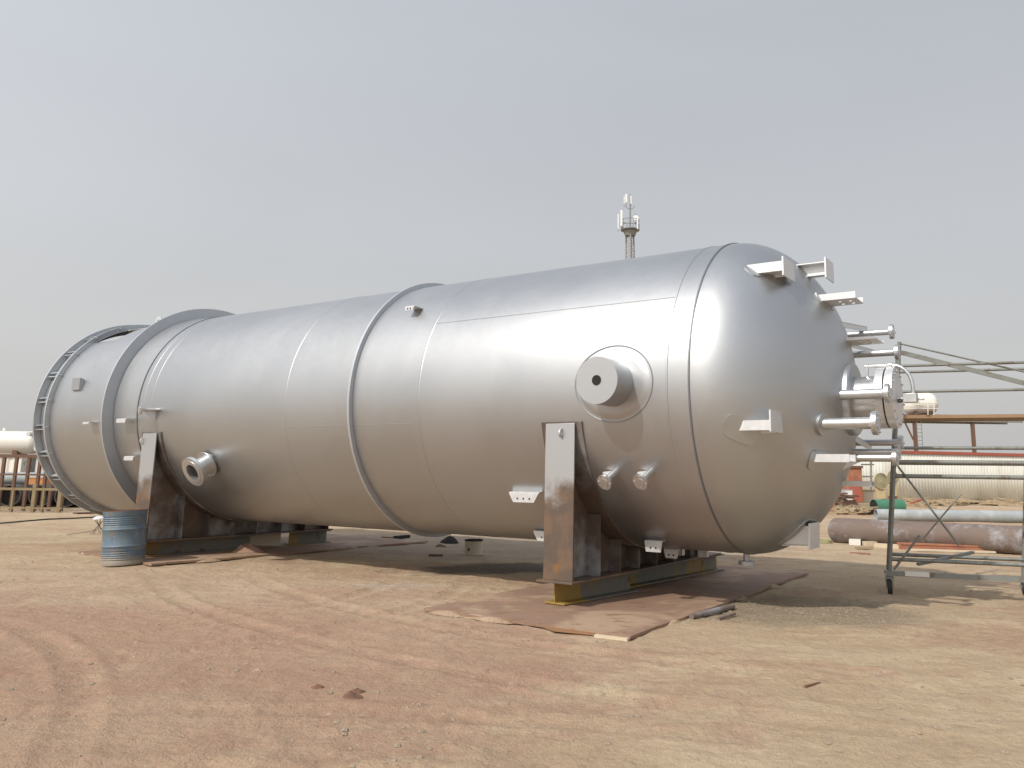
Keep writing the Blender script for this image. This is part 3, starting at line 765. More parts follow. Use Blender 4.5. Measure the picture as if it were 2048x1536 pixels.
# paint tin under the vessel
bp = G(945, 1111) + Vector((0, .17, 0)); r_ = .19
bk = thing('paint_tin', 'pale dirty paint tin with a dark rim standing under the vessel', 'tin', bp)
b = MB(); b.rev([(0, .001), (0, r_), (.30, r_), (.30, r_ - .01), (.26, r_ - .012), (.26, .001)], bp, Z, 32); b.build('body', CREAM, bk)
b = MB(); b.hollow(bp + Z * .29, bp + Z * .315, r_ - .012, r_ + .008, 32); b.build('rim', DARK, bk)
b = MB(); b.par(bp + Vector((-.10, -.172, .09)), Vector((.07, -.012, 0)), Vector((.003, .02, 0)), Z * .06); b.build('mark', DARK, bk)
b = MB(); b.tube([bp + Vector((r_ * math.cos(a), -.01, .29 + .10 * math.sin(a))) * 1 for a in [math.pi * i / 10 for i in range(11)]], .004, 6)
# small dark lumps and offcuts beneath and in front
def lump(p, sx, sy, h_, label, mat, name='rag', cat='rag', seed=0, group=None):
    c0 = G(*p); b = MB(); vv = []; ff = []; nr, ns_ = 5, 14
    for i in range(nr + 1):
        for k in range(ns_):
            a = 2 * math.pi * k / ns_; rr = i / nr
            wv = 1 + .35 * noise.noise(Vector((math.cos(a) * 1.5 + seed, math.sin(a) * 1.5, seed)))
            vv.append(c0 + Vector((sx * rr * wv * math.cos(a), sy * rr * wv * math.sin(a), h_ * (1 - rr ** 1.6) * (1 + .5 * noise.noise(Vector((a * 2, rr * 4, seed)))) - .01 * (i == nr))))
    for i in range(nr):
        for k in range(ns_): ff.append((i * ns_ + k, i * ns_ + (k + 1) % ns_, (i + 1) * ns_ + (k + 1) % ns_, (i + 1) * ns_ + k))
    b.add(vv, ff); return recentre(tag(b.build(name, mat, smooth=50), label, cat, group))
lump((900, 1084), .24, .25, .14, 'dark pointed heap on the ground below the middle ring', DARK, 'rubble_lump', 'rubble', 1)
lump((880, 1093), .14, .10, .05, 'tiny dark lump just left of the paint tin heap', RUST, 'rubble_lump', 'rubble', 2)
def stick(p1, p2, r_, label, mat=WOOD, name='timber_offcut', cat='wood', lift=.0, w_=None):
    A, B = G(*p1), G(*p2); q = MB(); q.bar(A + Z * (r_ * .5 + lift), B + Z * (r_ * .5 + lift), w_ or r_ * 2, r_)
    return recentre(tag(q.build(name, mat), label, cat))
stick((766, 1077), (786, 1079), .05, 'rusty broken bar left of the cloth under the vessel', RUST, 'steel_offcut', 'scrap')
stick((790, 1078), (816, 1075), .07, 'dark bent scrap under the vessel, right of the rusty bar', DARK, 'steel_offcut', 'scrap')
stick((857, 1112), (886, 1112), .035, 'short rusty stick on the sand left of the tin', RUST, 'steel_offcut', 'scrap')
stick((1610, 1374), (1640, 1367), .012, 'thin curled twig on the sand at lower right', RUST, 'twig', 'twig')
for k, (x_, y_) in enumerate(((700, 1391), (714, 1386), (706, 1396))):
    lump((x_, y_), .06 + .02 * k, .05, .03, ('dark clod of dirt at the bottom of the sand', 'right hand clod of the three at the bottom of the sand', 'lowest clod of the three at the bottom of the sand')[k], RUST, 'dirt_clod', 'clod', 5 + k, 'dirt clods on the sand')
lump((636, 1375), .06, .05, .02, 'small dark clod left of the three clods on the sand', RUST, 'dirt_clod', 'clod', 9)
# mound stands in for sunlight on the left plate, pale cut piece behind it
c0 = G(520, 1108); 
lump((493, 1107), .42, .30, .19, 'low reddish mound standing in for a sunlit patch on the left steel plate', plain('sunlit_mound_red', (.36, .22, .16), .95, 0, .15, 12), 'sunlit_mound', 'sunlit patch', 12)
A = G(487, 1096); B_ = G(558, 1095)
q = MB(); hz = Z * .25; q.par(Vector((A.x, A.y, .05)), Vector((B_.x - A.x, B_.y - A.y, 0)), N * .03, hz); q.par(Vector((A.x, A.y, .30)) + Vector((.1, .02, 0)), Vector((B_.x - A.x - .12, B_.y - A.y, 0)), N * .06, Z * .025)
recentre(tag(q.build('pale_channel_piece', PALEWOOD), 'pale cut piece standing on edge behind the reddish sunlit mound', 'board'))
stick((168, 1108), (186, 1109), .03, 'short pale board end left of the blue drum', PALEWOOD, w_=.12)
stick((315, 1126), (360, 1123), .035, 'pale split wood under the left plate corner', PALEWOOD, w_=.16, lift=-.01)
stick((880, 1225), (905, 1229), .03, 'whitish board end at the left tip of the near plate', PALEWOOD, w_=.05)
stick((1190, 1272), (1256, 1280), .03, 'whitish board edge at the front corner of the near plate', PALEWOOD, w_=.05, lift=-.012)
# white cowl and tangle behind the drum
q = MB(); c_ = G(196, 1068) + Z * .1; q.rev([(0, .16), (.03, .15), (.07, .08), (.08, .001)], c_ + Z * .28, Z, 20)
lampo = thing('wire_stool', 'small white cap on thin bent wires just behind the drum', 'wire stand', c_ - Z * .1)
q.build('cap', WHITEG, lampo)
q = MB()
for k in range(7):
    a = k * .9; q.tube([c_ + Vector((.12 * math.cos(a), .12 * math.sin(a), .28)), c_ + Vector((.05 * math.cos(a + 2), .05 * math.sin(a + 1), .10)), c_ + Vector((.18 * math.cos(a + 1), .16 * math.sin(a + 1), -.09))], .006, 5)
q.tube([c_ + Vector((-.05, 0, .0)), c_ + Vector((-.4, -.1, -.07)), c_ + Vector((-.6, -.35, -.1))], .006, 5)
q.build('wire', GLASSD, lampo)
# cable across the ground on the left
q = MB(); pts = [(-30, 1050), (48, 1043), (95, 1039), (150, 1037), (205, 1034), (230, 1033)]
q.tube([G(*p) + Z * .012 for p in pts], .022, 8); recentre(tag(q.build('cable', GLASSD), 'dark cable running over the sand left of the drum', 'cable'))

# ------------------------------------------------------------------ scaffold tower on castors
base = G(1781, 1187); base.z = 0
sf = thing('scaffold_tower', 'galvanised mobile scaffold tower with castors at the right of the domed head', 'scaffold', base)
pole_r = .038
top = Vn(1799, 684, base.dot(N) - O.dot(N))
lv = Vector((base.x, base.y, .30)); tilt = (top - lv); tilt = tilt / tilt.z
SV = Vector((base.x - .25, base.y, 0)).normalized(); SE = Vector((SV.y, -SV.x, 0))
def sp(e_, n_, z_): return lv + SE * e_ + SV * n_ + tilt * (z_ - .30)
def zat(x, y):
    """height on the near left pole that shows at pixel row y"""
    lo, hi = 0, 6
    for _ in range(40):
        m_ = (lo + hi) / 2
        if pxof(sp(0, 0, m_))[1] > y: lo = m_
        else: hi = m_
    return lo
EL, NW = 1.95, .85; ztop = zat(0, 684)
for (e_, n_) in ((0, 0), (EL, 0), (0, NW), (EL, NW)):
    b = MB(); b.cyl(sp(e_, n_, .26), sp(e_, n_, ztop), pole_r * .8, seg=14)
    b.cyl(sp(e_, n_, zat(0, 735)) , sp(e_, n_, zat(0, 728)), pole_r * 1.05, seg=14)
    b.build('upright', GALV, sf)
    c_ = sp(e_, n_, .26); cz = Vector((c_.x, c_.y, 0)) - SV * .04
    b = MB(); b.cyl(cz + Z * .10 - SE * .035, cz + Z * .10 + SE * .035, .10, seg=26); wh = b.build('castor_wheel', BLACK, sf)
    b = MB(); b.cyl(cz + Z * .10 - SE * .038, cz + Z * .10 + SE * .038, .045, seg=18); b.build('hub', GALV, wh)
    b = MB(); b.bar(cz + Z * .08 - SE * .05, cz + SV * .04 + Z * .235 - SE * .05, .07, .008, SV); b.bar(cz + Z * .08 + SE * .05, cz + SV * .04 + Z * .235 + SE * .05, .07, .008, SV); b.cbox(cz + SV * .04 + Z * .235, SE * .13, SV * .10, Z * .03); b.build('castor_fork', GALV, wh)
for (y_, r_) in ((732, .022), (784, .022), (896, .025), (924, .034), (952, .032), (1118, .030)):
    z_ = zat(0, y_)
    b = MB(); b.cyl(sp(0, 0, z_), sp(EL, 0, z_), r_, seg=12); b.build('ledger', GALV, sf)
    if y_ in (732, 924, 1118):
        b = MB(); b.cyl(sp(0, NW, z_), sp(EL, NW, z_), r_, seg=12); b.build('ledger', GALV, sf)
for y_ in (732, 850, 924, 1020, 1118):
    z_ = zat(0, y_)
    for e_ in (0, EL):
        b = MB(); b.cyl(sp(e_, 0, z_), sp(e_, NW, z_), .018, seg=10); b.build('rung', GALV, sf)
# sloping guard members at the top, diagonal, stabiliser, base frame
b = MB(); b.cyl(sp(0, 0, zat(0, 687)), sp(EL, 0, zat(0, 757)), .014, seg=8); b.build('guard_rail', GALV, sf)
b = MB(); b.bar(sp(0, 0, zat(0, 704)), sp(EL, 0, zat(0, 779)), .03, .07); b.build('toe_board', GALV, sf)
b = MB(); b.cyl(sp(.02, -.03, zat(0, 927)), sp(.95, -.03, zat(0, 1085)), .016, seg=8); b.build('diagonal_brace', GALV, sf)
b = MB(); b.cyl(sp(.95, -.05, zat(0, 985)), sp(.45, -.05, zat(0, 1075)), .012, seg=8); b.build('diagonal_brace', GALV, sf)
b = MB(); b.cyl(sp(.06, -.05, .36), sp(.40, -.06, zat(0, 1068)), .018, seg=8); b.build('diagonal_brace', GALV, sf)
b = MB(); b.bar(sp(-.05, 0, .30), sp(EL + .05, 0, .30), .10, .07); b.build('base_frame', GALV, sf)
b = MB(); b.par(sp(.22, -.075, .275), SE * .34, SV * .03, Z * .07); b.build('number_plate', WHITE, sf)
b = MB(); b.bar(sp(.40, .1, .44), sp(1.2, .5, .62), .08, .04); b.build('outrigger', GALV, sf)
b = MB(); b.par(sp(0, 0, zat(0, 837)) , SE * EL, SV * NW, Z * .05); b.build('platform', plain('scaffold_deck', (.34, .22, .13), .8, 0, .3, 8), sf)

# ------------------------------------------------------------------ pipes lying right of the vessel
def open_pipe(A, B, r_, mat, name, label, cat='pipe', group=None, cap=True):
    o = thing(name, label, cat, Vector((A.x, A.y, A.z - r_)), group)
    b = MB(); b.hollow(A, B, r_ * .94, r_, 40); b.build('pipe_wall', mat, o)
    b = MB(); b.cyl(A.lerp(B, .03), A.lerp(B, .035), r_ * .93, seg=32); b.build('pipe_bore', DARK, o)
    return o
A = G(1668, 1084); B_ = G(1872, 1097); dv = (B_ - A).normalized(); A += Z * .31; 
P1 = thing('rusty_pipe', 'thick rusty grey closed pipe lying behind the scaffold, nearest of the pipes', 'pipe', A - Z * .31, 'big pipes lying at the right')
b = MB(); b.rev([(-.12, .001), (-.11, .12), (-.07, .22), (0, .30), (.08, .33), (6.5, .33), (6.5, .001)], A, dv, 48); b.build('pipe_wall', RUSTPIPE, P1)
A = G(1752, 1041) + Z * .22 ; open_pipe(A, A + Vector((9, -.2, 0)), .235, GREYP, 'grey_pipe', 'pale grey pipe lying between the rusty pipe and the green one', group='big pipes lying at the right')
A = G(1748, 1027) + Z * .32; open_pipe(A, A + Vector((1.5, .4, 0)), .34, GREEN, 'green_pipe', 'short green pipe behind the pale grey pipe', group='big pipes lying at the right')
# planks on the rusty pipe and steel channel before it
for k, (y1, y2, dx) in enumerate(((1052, 1054, 0), (1057, 1060, 8), (1061, 1066, 3))):
    A = At(1794 + dx, y1, 21.3); B_ = At(1990, y2, 20.6); b = MB(); b.bar(A, B_, .16, .035)
    recentre(tag(b.build('timber_plank', WOOD), ('top grey plank resting on the rusty pipe', 'middle grey plank resting on the rusty pipe', 'lowest grey plank resting on the rusty pipe')[k], 'plank', 'planks on the rusty pipe'))
A = G(1803, 1099); B_ = G(2010, 1106); b = MB(); b.par(Vector((A.x, A.y, 0)), B_ - A, Vector((0, .25, 0)), Z * .12); b.par(Vector((A.x, A.y - .02, .12)), B_ - A, Vector((0, .3, 0)), Z * .03)
recentre(tag(b.build('steel_channel', ORANGE), 'orange rusty steel channel on the sand in front of the rusty pipe', 'channel'))
for (p1, p2, r_, w_, mt, nm, ct, lb) in (((1699, 1089), (1722, 1090), .14, .3, WHITE, 'bent_sheet', 'sheet metal', 'small bluish white sheet piece in front of the rusty pipe'),
    ((1712, 1098), (1744, 1098), .06, .14, WOOD, 'timber_block', 'wood block', 'short tan timber block on the sand before the rusty pipe'),
    ((1728, 1091), (1751, 1091), .10, .20, PALEWOOD, 'timber_block', 'wood block', 'pale wood block right of the bluish sheet piece'),
    ((1751, 1094), (1800, 1097), .09, .25, PALEWOOD, 'timber_plank', 'plank', 'long pale plank between wood block and orange channel'),
    ((1700, 1106), (1740, 1108), .02, .12, ORANGE, 'steel_offcut', 'scrap', 'thin reddish strip lying on the sand below the blocks'),
    ((1815, 1101), (1990, 1106), .04, .18, PALEWOOD, 'timber_plank', 'plank', 'pale plank just in front of the orange channel')):
    stick(p1, p2, r_, lb, mt, nm, ct, w_=w_)
c_ = G(1648, 1086); b = MB()
for k in range(3): b.tube([c_ + Vector((.19 * math.cos(a), .22 * math.sin(a), .02 + .025 * k)) for a in [i * math.pi / 10 for i in range(20)]], .012, 6, True)
recentre(tag(b.build('hose_coil', plain('hose', (.33, .33, .16), .7)), 'small coil of pale hose on the sand left of the rusty pipe', 'hose'))

# ------------------------------------------------------------------ far yard at the right
FA, FB = Vector((18.25, 54.9, 0)), Vector((25.29, 57.4, 0)); fd = (FB - FA).normalized(); fn = Vector((-fd.y, fd.x, 0))
fen = thing('corrugated_fence', 'cream corrugated metal fence with a red top rail behind the scrap', 'fence', FA)
L0, L1 = -7.0, 22.0; pitch = .27; k = int((L1 - L0) / (pitch / 4)); vv = []; ff = []
for i in range(k + 1):
    x_ = L0 + (L1 - L0) * i / k; of = (.0, .025, .025, .0)[i % 4]
    p = FA + fd * x_ - fn * of; vv += [p, p + Z * 3.36]
for i in range(k): ff.append((2 * i, 2 * i + 2, 2 * i + 3, 2 * i + 1))
b = MB(); b.add(vv, ff); po = b.build('sheet_panel', SHEET, fen, smooth=20); sm = po.modifiers.new('th', 'SOLIDIFY'); sm.thickness = .01
b = MB(); b.par(FA + fd * L0 - fn * .10 + Z * 3.30, fd * (L1 - L0), fn * .12, Z * .20); b.build('top_rail', REDM, fen)
for i in range(5):
    b = MB(); b.par(FA + fd * (L0 + .5 + i * 6.8) + fn * .03, fd * .15, fn * .15, Z * 3.3); b.build('fence_post', GALV, fen)
# thin tubular frame before the fence
b = MB(); Y_ = 53.5
fr_ = thing('tube_frame', 'thin grey tubular frame standing before the fence behind the orange cabinet', 'frame', At(1742, 1006, Y_))
b.cyl(At(1742, 922, Y_), At(1742, 1004, Y_), .06, seg=8); b.build('upright', GALV, fr_)
for y_ in (929, 953, 985):
    b = MB(); b.cyl(At(1722, y_, Y_), At(1748, y_, Y_), .05, seg=8); b.build('rail', GALV, fr_)
def cuboid_px(x0, y0, x1, y1, Y, dep, mat, name, label, cat, group=None, base=True, parts=None):
    A = At(x0, y1, Y); B_ = At(x1, y1, Y); C_ = At(x0, y0, Y); h_ = C_.z - A.z; wv = Vector((B_.x - A.x, 0, 0)); zz = max(0, A.z) if base else A.z
    o = thing(name, label, cat, Vector((A.x, Y, zz)), group); b = MB(); b.par(Vector((A.x, Y, zz)), wv, Vector((0, dep, 0)), Z * (h_ + A.z - zz)); b.build('body', mat, o, bevel=.02)
    return o, Vector((A.x, Y, zz)), wv, h_ + A.z - zz
o, A, wv, hh = cuboid_px(1698, 936, 1727, 1009, 50, 1.0, ORANGE, 'orange_cabinet', 'tall orange rusty cabinet in front of the cream fence', 'cabinet')
b = MB(); b.par(A + Vector((-.06, -.08, hh)), wv + Vector((.12, 0, 0)), Vector((0, 1.15, 0)), Z * .14); b.build('lid', BROWN, o)
b = MB(); b.par(A + Vector((.08, -.03, .15)), wv * .8, Vector((0, .028, 0)), Z * (hh * .45)); b.build('door', REDM, o)
b = MB(); b.par(A + Vector((.10, -.03, hh * .6)), wv * .35, Vector((0, .028, 0)), Z * (hh * .3)); b.build('door', ORANGE, o)
o, A, wv, hh = cuboid_px(1690, 980, 1707, 1009, 48.5, .6, GREYP, 'grey_box', 'grey metal box standing left of the orange cabinet', 'box')
b = MB(); b.par(A + Vector((.04, -.02, .1)), wv * .82, Vector((0, .018, 0)), Z * (hh * .8)); b.build('panel', WHITE, o)
o, A, wv, hh = cuboid_px(1672, 984, 1693, 1003, 46, .8, GREYP, 'steel_bin', 'blue grey open bin right beside the domed head', 'bin')
b = MB(); b.par(A + Vector((.05, -.02, .0)), wv * .85, Vector((0, .018, 0)), Z * (hh * .35)); b.build('opening', DARK, o)
o, A, wv, hh = cuboid_px(1640, 1003, 1672, 1029, 40, 1.0, ORANGE, 'red_skip', 'low orange red box partly hidden by the domed head', 'box')
b = MB(); b.par(A + Vector((-.03, -.03, hh)), wv + Vector((.06, 0, 0)), Vector((0, 1.06, 0)), Z * .06); b.build('rim', RUST, o)
o, A, wv, hh = cuboid_px(1728, 981, 1750, 1006, 51, .9, CREAM, 'cream_crate', 'cream crate between the orange cabinet and the round fans', 'crate')
b = MB(); b.par(A + Vector((-.03, -.03, hh - .06)), wv + Vector((.06, 0, 0)), Vector((0, .95, 0)), Z * .09); b.build('lid', WOOD, o)
# two round fans
for k, (x_, y_, rx, lb) in enumerate(((1760.5, 962, .47, 'large round cage fan on a tan stand, left of the pair at the fence'), (1784, 955, .42, 'round cage fan partly behind the scaffold upright, right of the pair'))):
    Y_ = 49 + 2 * k; c_ = At(x_, y_, Y_); gr = Vector((c_.x, c_.y + .2, 0))
    o = thing('industrial_fan', lb, 'fan', gr, 'round fans by the fence')
    fdv = Vector((.25, -1, .05)).normalized(); b = MB()
    b.hollow(c_ - fdv * .12, c_ + fdv * .12, rx * .95, rx, 32); b.build('shroud', FANM, o)
    b = MB()
    for rr in (.2, .35, .5, .65, .8): b.rev([(-.01, rx * rr), (0, rx * rr + .012), (.01, rx * rr)], c_ + fdv * .12, fdv, 24, closed=True)
    u_ = fdv.orthogonal().normalized(); v_ = fdv.cross(u_)
    for q in range(12):
        a = q * math.pi / 6; b.cyl(c_ + fdv * .12, c_ + fdv * .12 + (u_ * math.cos(a) + v_ * math.sin(a)) * rx, .008, seg=5)
    b.build('cage', FANM, o)
    b = MB(); b.cyl(c_ - fdv * .05, c_ - fdv * .02, rx * .93, seg=28); b.build('blades', FANM, o)
    b = MB(); b.cbox(Vector((c_.x, c_.y + .1, (c_.z - rx) * .72)), Vector((.5, 0, 0)), Vector((0, .3, 0)), Z * ((c_.z - rx) * .56)); b.build('stand', plain('tan_stand', (.52, .42, .24), .7), o)
    for sx in (-.2, .2):
        b = MB(); b.cbox(Vector((c_.x + sx, c_.y + .1, (c_.z - rx) * .22)), Vector((.12, 0, 0)), Vector((0, .12, 0)), Z * ((c_.z - rx) * .44)); b.build('leg', ORANGE if k else WOOD, o)
# scrap heap: uncountable, one object
b = MB(); random.seed(3)
def scrap(b, cx0, cx1, cy0, cy1, n_, s0, s1, hmax):
    for i in range(n_):
        p = G(random.uniform(cx0, cx1), random.uniform(cy0, cy1)); z_ = random.uniform(0, hmax)
        a = random.uniform(0, 3.14); L_ = random.uniform(s0, s1); dv = Vector((math.cos(a), math.sin(a) * .7, random.uniform(-.10, .10))).normalized()
        b.bar(p + Z * z_, p + Z * z_ + dv * L_, random.uniform(.08, .40), random.uniform(.03, .14))
scrap(b, 1672, 1748, 1014, 1030, 130, .3, 1.2, .28)
o = b.build('scrap_heap', WOOD, smooth=0); o['kind'] = 'stuff'; o['label'] = 'low heap of broken timber and scrap on the sand before the fence'; o['category'] = 'scrap'
b = MB(); scrap(b, 1672, 1700, 1010, 1022, 50, .4, 1.2, .8)
o = b.build('scrap_heap', BROWN, smooth=0); o['kind'] = 'stuff'; o['label'] = 'dark rusty scrap heap beside the orange red box'; o['category'] = 'scrap'
b = MB(); scrap(b, 1800, 2048, 1004, 1013, 60, .8, 3.2, .22)
o = b.build('scrap_heap', WOOD, smooth=0); o['kind'] = 'stuff'; o['label'] = 'long heap of boards behind the pale grey pipe'; o['category'] = 'scrap'
for k, (p1, p2, Y_, mt, lb) in enumerate((((1755, 1000), (1772, 1008), 44, PALEWOOD, 'pale plank sloping down to the right above the green pipe'), ((1774, 1008), (1792, 1002), 44, PALEWOOD, 'pale plank sloping up to the right above the green pipe'),
        ((1797, 1008), (1872, 1016), 40, WOOD, 'long dark timber beam behind the scaffold'), ((1822, 1006), (1845, 998), 42, ORANGE, 'orange board leaning up out of the boards behind the scaffold'))):
    b = MB(); b.bar(At(*p1, Y_), At(*p2, Y_ + (.3 if k != 2 else 0)), .2, .10); recentre(tag(b.build('timber_plank', mt), lb, 'plank'))

# elevated tanks on a steel staging beyond the fence
YT = 72.0
stg = thing('tank_staging', 'tall rusty steel staging with a ladder beyond the fence', 'staging', Vector((At(1830, 900, YT).x, YT, 0)))
A = At(1797, 836, YT); B_ = At(2030, 836, YT); 
b = MB(); b.par(Vector((A.x, YT - 1.2, A.z)), Vector((B_.x - A.x, 0, 0)), Vector((0, 2.6, 0)), Z * .26); b.build('deck', BROWN, stg)
b = MB(); b.par(Vector((A.x, YT - 1.25, A.z - .35)), Vector((B_.x - A.x, 0, 0)), Vector((0, .2, 0)), Z * .36); b.build('deck_beam', GALV, stg)
b = MB(); b.par(Vector((A.x, YT + 1.3, A.z - .35)), Vector((B_.x - A.x, 0, 0)), Vector((0, .2, 0)), Z * .36); b.build('deck_beam', GALV, stg)
for x_ in (1829, 1945):
    for dy in (-1.0, 1.0):
        b = MB(); q = At(x_, 850, YT + dy); b.par(Vector((q.x - .13, YT + dy - .13, 0)), Vector((.26, 0, 0)), Vector((0, .26, 0)), Z * (A.z - .3)); b.build('column', BROWN, stg)
b = MB(); b.bar(At(1808, 841, YT - 1), At(1827, 880, YT - 1), .12, .12); b.build('brace', BROWN, stg)
b = MB(); b.bar(At(1850, 841, YT - 1), At(1831, 900, YT - 1), .10, .10); 
ld = MB()
for x_ in (1833.5, 1843):
    q = At(x_, 850, YT - 1.4); ld.cyl(Vector((q.x, q.y, 0)), Vector((q.x, q.y, A.z)), .03, seg=6)
q0, q1 = At(1833.5, 850, YT - 1.4), At(1843, 850, YT - 1.4)
for i in range(26): ld.cyl(Vector((q0.x, q0.y, .2 + i * .33)), Vector((q1.x, q1.y, .2 + i * .33)), .022, seg=6)
ld.build('ladder', GALV, stg)
for y_ in (806, 817):
    b = MB(); b.cyl(At(1803, y_, YT - 1.2), At(1876, y_, YT - 1.2), .035, seg=6); b.build('handrail', WHITE, stg)
for x_ in (1803, 1856, 1868):
    b = MB(); b.cyl(At(x_, 806, YT - 1.2), At(x_, 832, YT - 1.2), .035, seg=6); b.build('handrail_post', WHITE, stg)
def tankc(x0, x1, y0, y1, Y, mat, name, label, rustend=None, rot=0):
    A = At(x0, (y0 + y1) / 2, Y); B_ = At(x1, (y0 + y1) / 2, Y); r_ = (At(x0, y0, Y).z - At(x0, y1, Y).z) / 2; B_.z = A.z
    L_ = (B_ - A).length; k = r_ * .75; prof = []
    for i in range(9): a = R_(90 * i / 8); prof.append((k - k * math.cos(a), max(.001, r_ * math.sin(a))))
    for i in range(9): a = R_(90 - 90 * i / 8); prof.append((L_ - k + k * math.cos(a), max(.001, r_ * math.sin(a))))
    o = thing(name, label, 'tank', Vector(((A.x + B_.x) / 2, Y, A.z - r_))); b = MB(); b.rev(prof, A, B_ - A, 40); b.build('tank_body', mat, o)
    for f_ in (.28, .72):
        b = MB(); c_ = A.lerp(B_, f_); b.par(c_ - Vector((.12, r_ * .7, r_ + .10)), Vector((.24, 0, 0)), Vector((0, r_ * 1.4, 0)), Z * (r_ * .55)); b.build('cradle', BROWN, o)
    b = MB(); c_ = A.lerp(B_, .5); b.cyl(c_ + Z * (r_ - .02), c_ + Z * (r_ + .14), .12, seg=14); b.build('hatch', mat, o)
    return o
tankc(1804, 1874, 785, 829, YT, WHITE, 'white_tank', 'dusty white rounded tank on the staging beyond the fence')

# ------------------------------------------------------------------ telecom mast
YM = 95.0; mb = At(1260, 900, YM); mx0 = mb.x
def mz_(y): return At(1260, y, YM).z
mast = thing('telecom_mast', 'slender telecom mast with white panel antennas rising behind the vessel', 'mast', Vector((mx0, YM, 0)))
zt_ = mz_(461); b = MB(); r_ = .52
for a in (30, 150, 270):
    b.cyl(Vector((mx0 + 1.1 * math.cos(R_(a)), YM + 1.1 * math.sin(R_(a)), 0)), Vector((mx0 + r_ * math.cos(R_(a)), YM + r_ * math.sin(R_(a)), zt_)), .09, seg=8)
for i in range(40):
    f0 = i / 40; f1 = (i + 1) / 40; ra, rb = 1.1 + (r_ - 1.1) * f0, 1.1 + (r_ - 1.1) * f1
    for a in (30, 150, 270):
        b.cyl(Vector((mx0 + ra * math.cos(R_(a)), YM + ra * math.sin(R_(a)), zt_ * f0)), Vector((mx0 + rb * math.cos(R_(a + 120)), YM + rb * math.sin(R_(a + 120)), zt_ * f1)), .03, seg=5)
b.build('lattice', plain('mast_steel', (.30, .31, .31), .6, .2), mast)
b = MB(); b.par(Vector((mx0 - .30, YM - .3, 2)), Vector((.14, 0, 0)), Vector((0, .1, 0)), Z * (zt_ - 2)); b.par(Vector((mx0 + .12, YM - .35, 2)), Vector((.12, 0, 0)), Vector((0, .08, 0)), Z * (zt_ - 2)); b.build('cable_tray', plain('mast_tray', (.42, .43, .42), .6), mast)
b = MB(); b.hollow(Vector((mx0, YM, zt_)), Vector((mx0, YM, zt_ + .12)), .3, 1.15, 20); 
b.rev([(-.7, .6), (-.1, .85)], Vector((mx0, YM, zt_)), Z, 12); b.build('platform', plain('mast_deck', (.24, .245, .24), .7), mast)
b = MB()
for z_ in (.6, 1.25): b.tube([Vector((mx0 + 1.1 * math.cos(a), YM + 1.1 * math.sin(a), zt_ + z_)) for a in [i * math.pi / 10 for i in range(20)]], .035, 6, True)
for i in range(10):
    a = i * math.pi / 5; q = Vector((mx0 + 1.1 * math.cos(a), YM + 1.1 * math.sin(a), zt_)); b.cyl(q, q + Z * 1.25, .03, seg=5)
b.build('railing', GALV, mast)
b = MB(); b.cyl(Vector((mx0, YM, zt_)), Vector((mx0, YM, mz_(389))), .09, seg=8)
b.tube([Vector((mx0 + .5 * math.cos(a), YM, mz_(411) + .45 * math.sin(a))) for a in [math.pi + i * math.pi / 10 for i in range(11)]], .04, 6); b.build('pole', GALV, mast)
for (x_, y0, y1, w_) in ((1236.5, 428, 458, .13), (1243, 420, 452, .24), (1275, 438, 458, .14), (1252.5, 388, 405, .22), (1262, 391, 408, .14), (1248.5, 393, 408, .10)):
    A = At(x_, y1, YM - .9 if y0 > 415 else YM - .2); h_ = At(x_, y0, A.y).z - A.z; b = MB(); b.par(A - Vector((w_ / 2, 0, 0)), Vector((w_, 0, 0)), Vector((0, .14, 0)), Z * h_)
    b.build('panel_antenna', WHITEG, mast, bevel=.02)
    bb = MB(); bb.cyl(A + Vector((0, .2, -.3)), A + Vector((0, .2, h_ + .05)), .035, seg=6); bb.build('antenna_pole', GALV, mast)
b = MB(); c_ = At(1271.5, 435.5, YM - .8); b.rev([(0, .001), (.02, .33), (.14, .34), (.18, .1), (.2, .001)], c_, Vector((.1, 1, 0)), 24); b.build('dish_antenna', WHITEG, mast)
b = MB(); b.cyl(c_ + Vector((.0, .15, -1)), c_ + Vector((0, .15, .6)), .04, seg=6); b.build('antenna_pole', GALV, mast)

# ------------------------------------------------------------------ yard at the left
YL = 32.5
rk = thing('pipe_rack', 'brown and yellow steel rack frame standing at the left edge', 'rack', Vector((At(90, 1020, YL).x, YL, 0)))
def pxb(b, p1, p2, w_, Y=YL, d_=.12): b.bar(At(*p1, Y), At(*p2, Y), d_, w_)
for (y_, w_, mt) in ((912, .13, BROWN), (949, .07, BROWN)):
    b = MB(); A = At(-60, y_, YL); B_ = At(134, y_, YL); B_.z = A.z = (A.z + B_.z) / 2; b.bar(A, B_, .12, w_); b.build('rail', mt, rk)
for x_ in (-45, -20, 5, 30, 55, 77, 91, 105, 130):
    b = MB(); A = At(x_, 950, YL); b.par(Vector((A.x - .05, YL - .05, 0)), Vector((.10, 0, 0)), Vector((0, .1, 0)), Z * 2.1); b.build('post', BROWN, rk)
rk2 = thing('yellow_trestle', 'low dusty yellow steel trestle in front of the brown rack at the left edge', 'trestle', Vector((At(90, 1020, 31.5).x, 31.5, 0)))
YY = 31.6
for (y_, w_) in ((979, .09), (1017, .06)):
    b = MB(); A = At(-70, y_, YY); B_ = At(124, y_, YY); z_ = B_.z; A.z = z_; b.bar(A, B_, .10, w_); b.build('rail', YELLOW, rk2)
for x_ in (-50, -10, 30, 70, 91, 122):
    b = MB(); A = At(x_, 980, YY); b.par(Vector((A.x - .07, YY - .05, 0)), Vector((.13 if x_ in (70, 122) else .06, 0, 0)), Vector((0, .1, 0)), Z * (1.05 if x_ in (70, 122) else .9)); b.build('post', YELLOW, rk2)
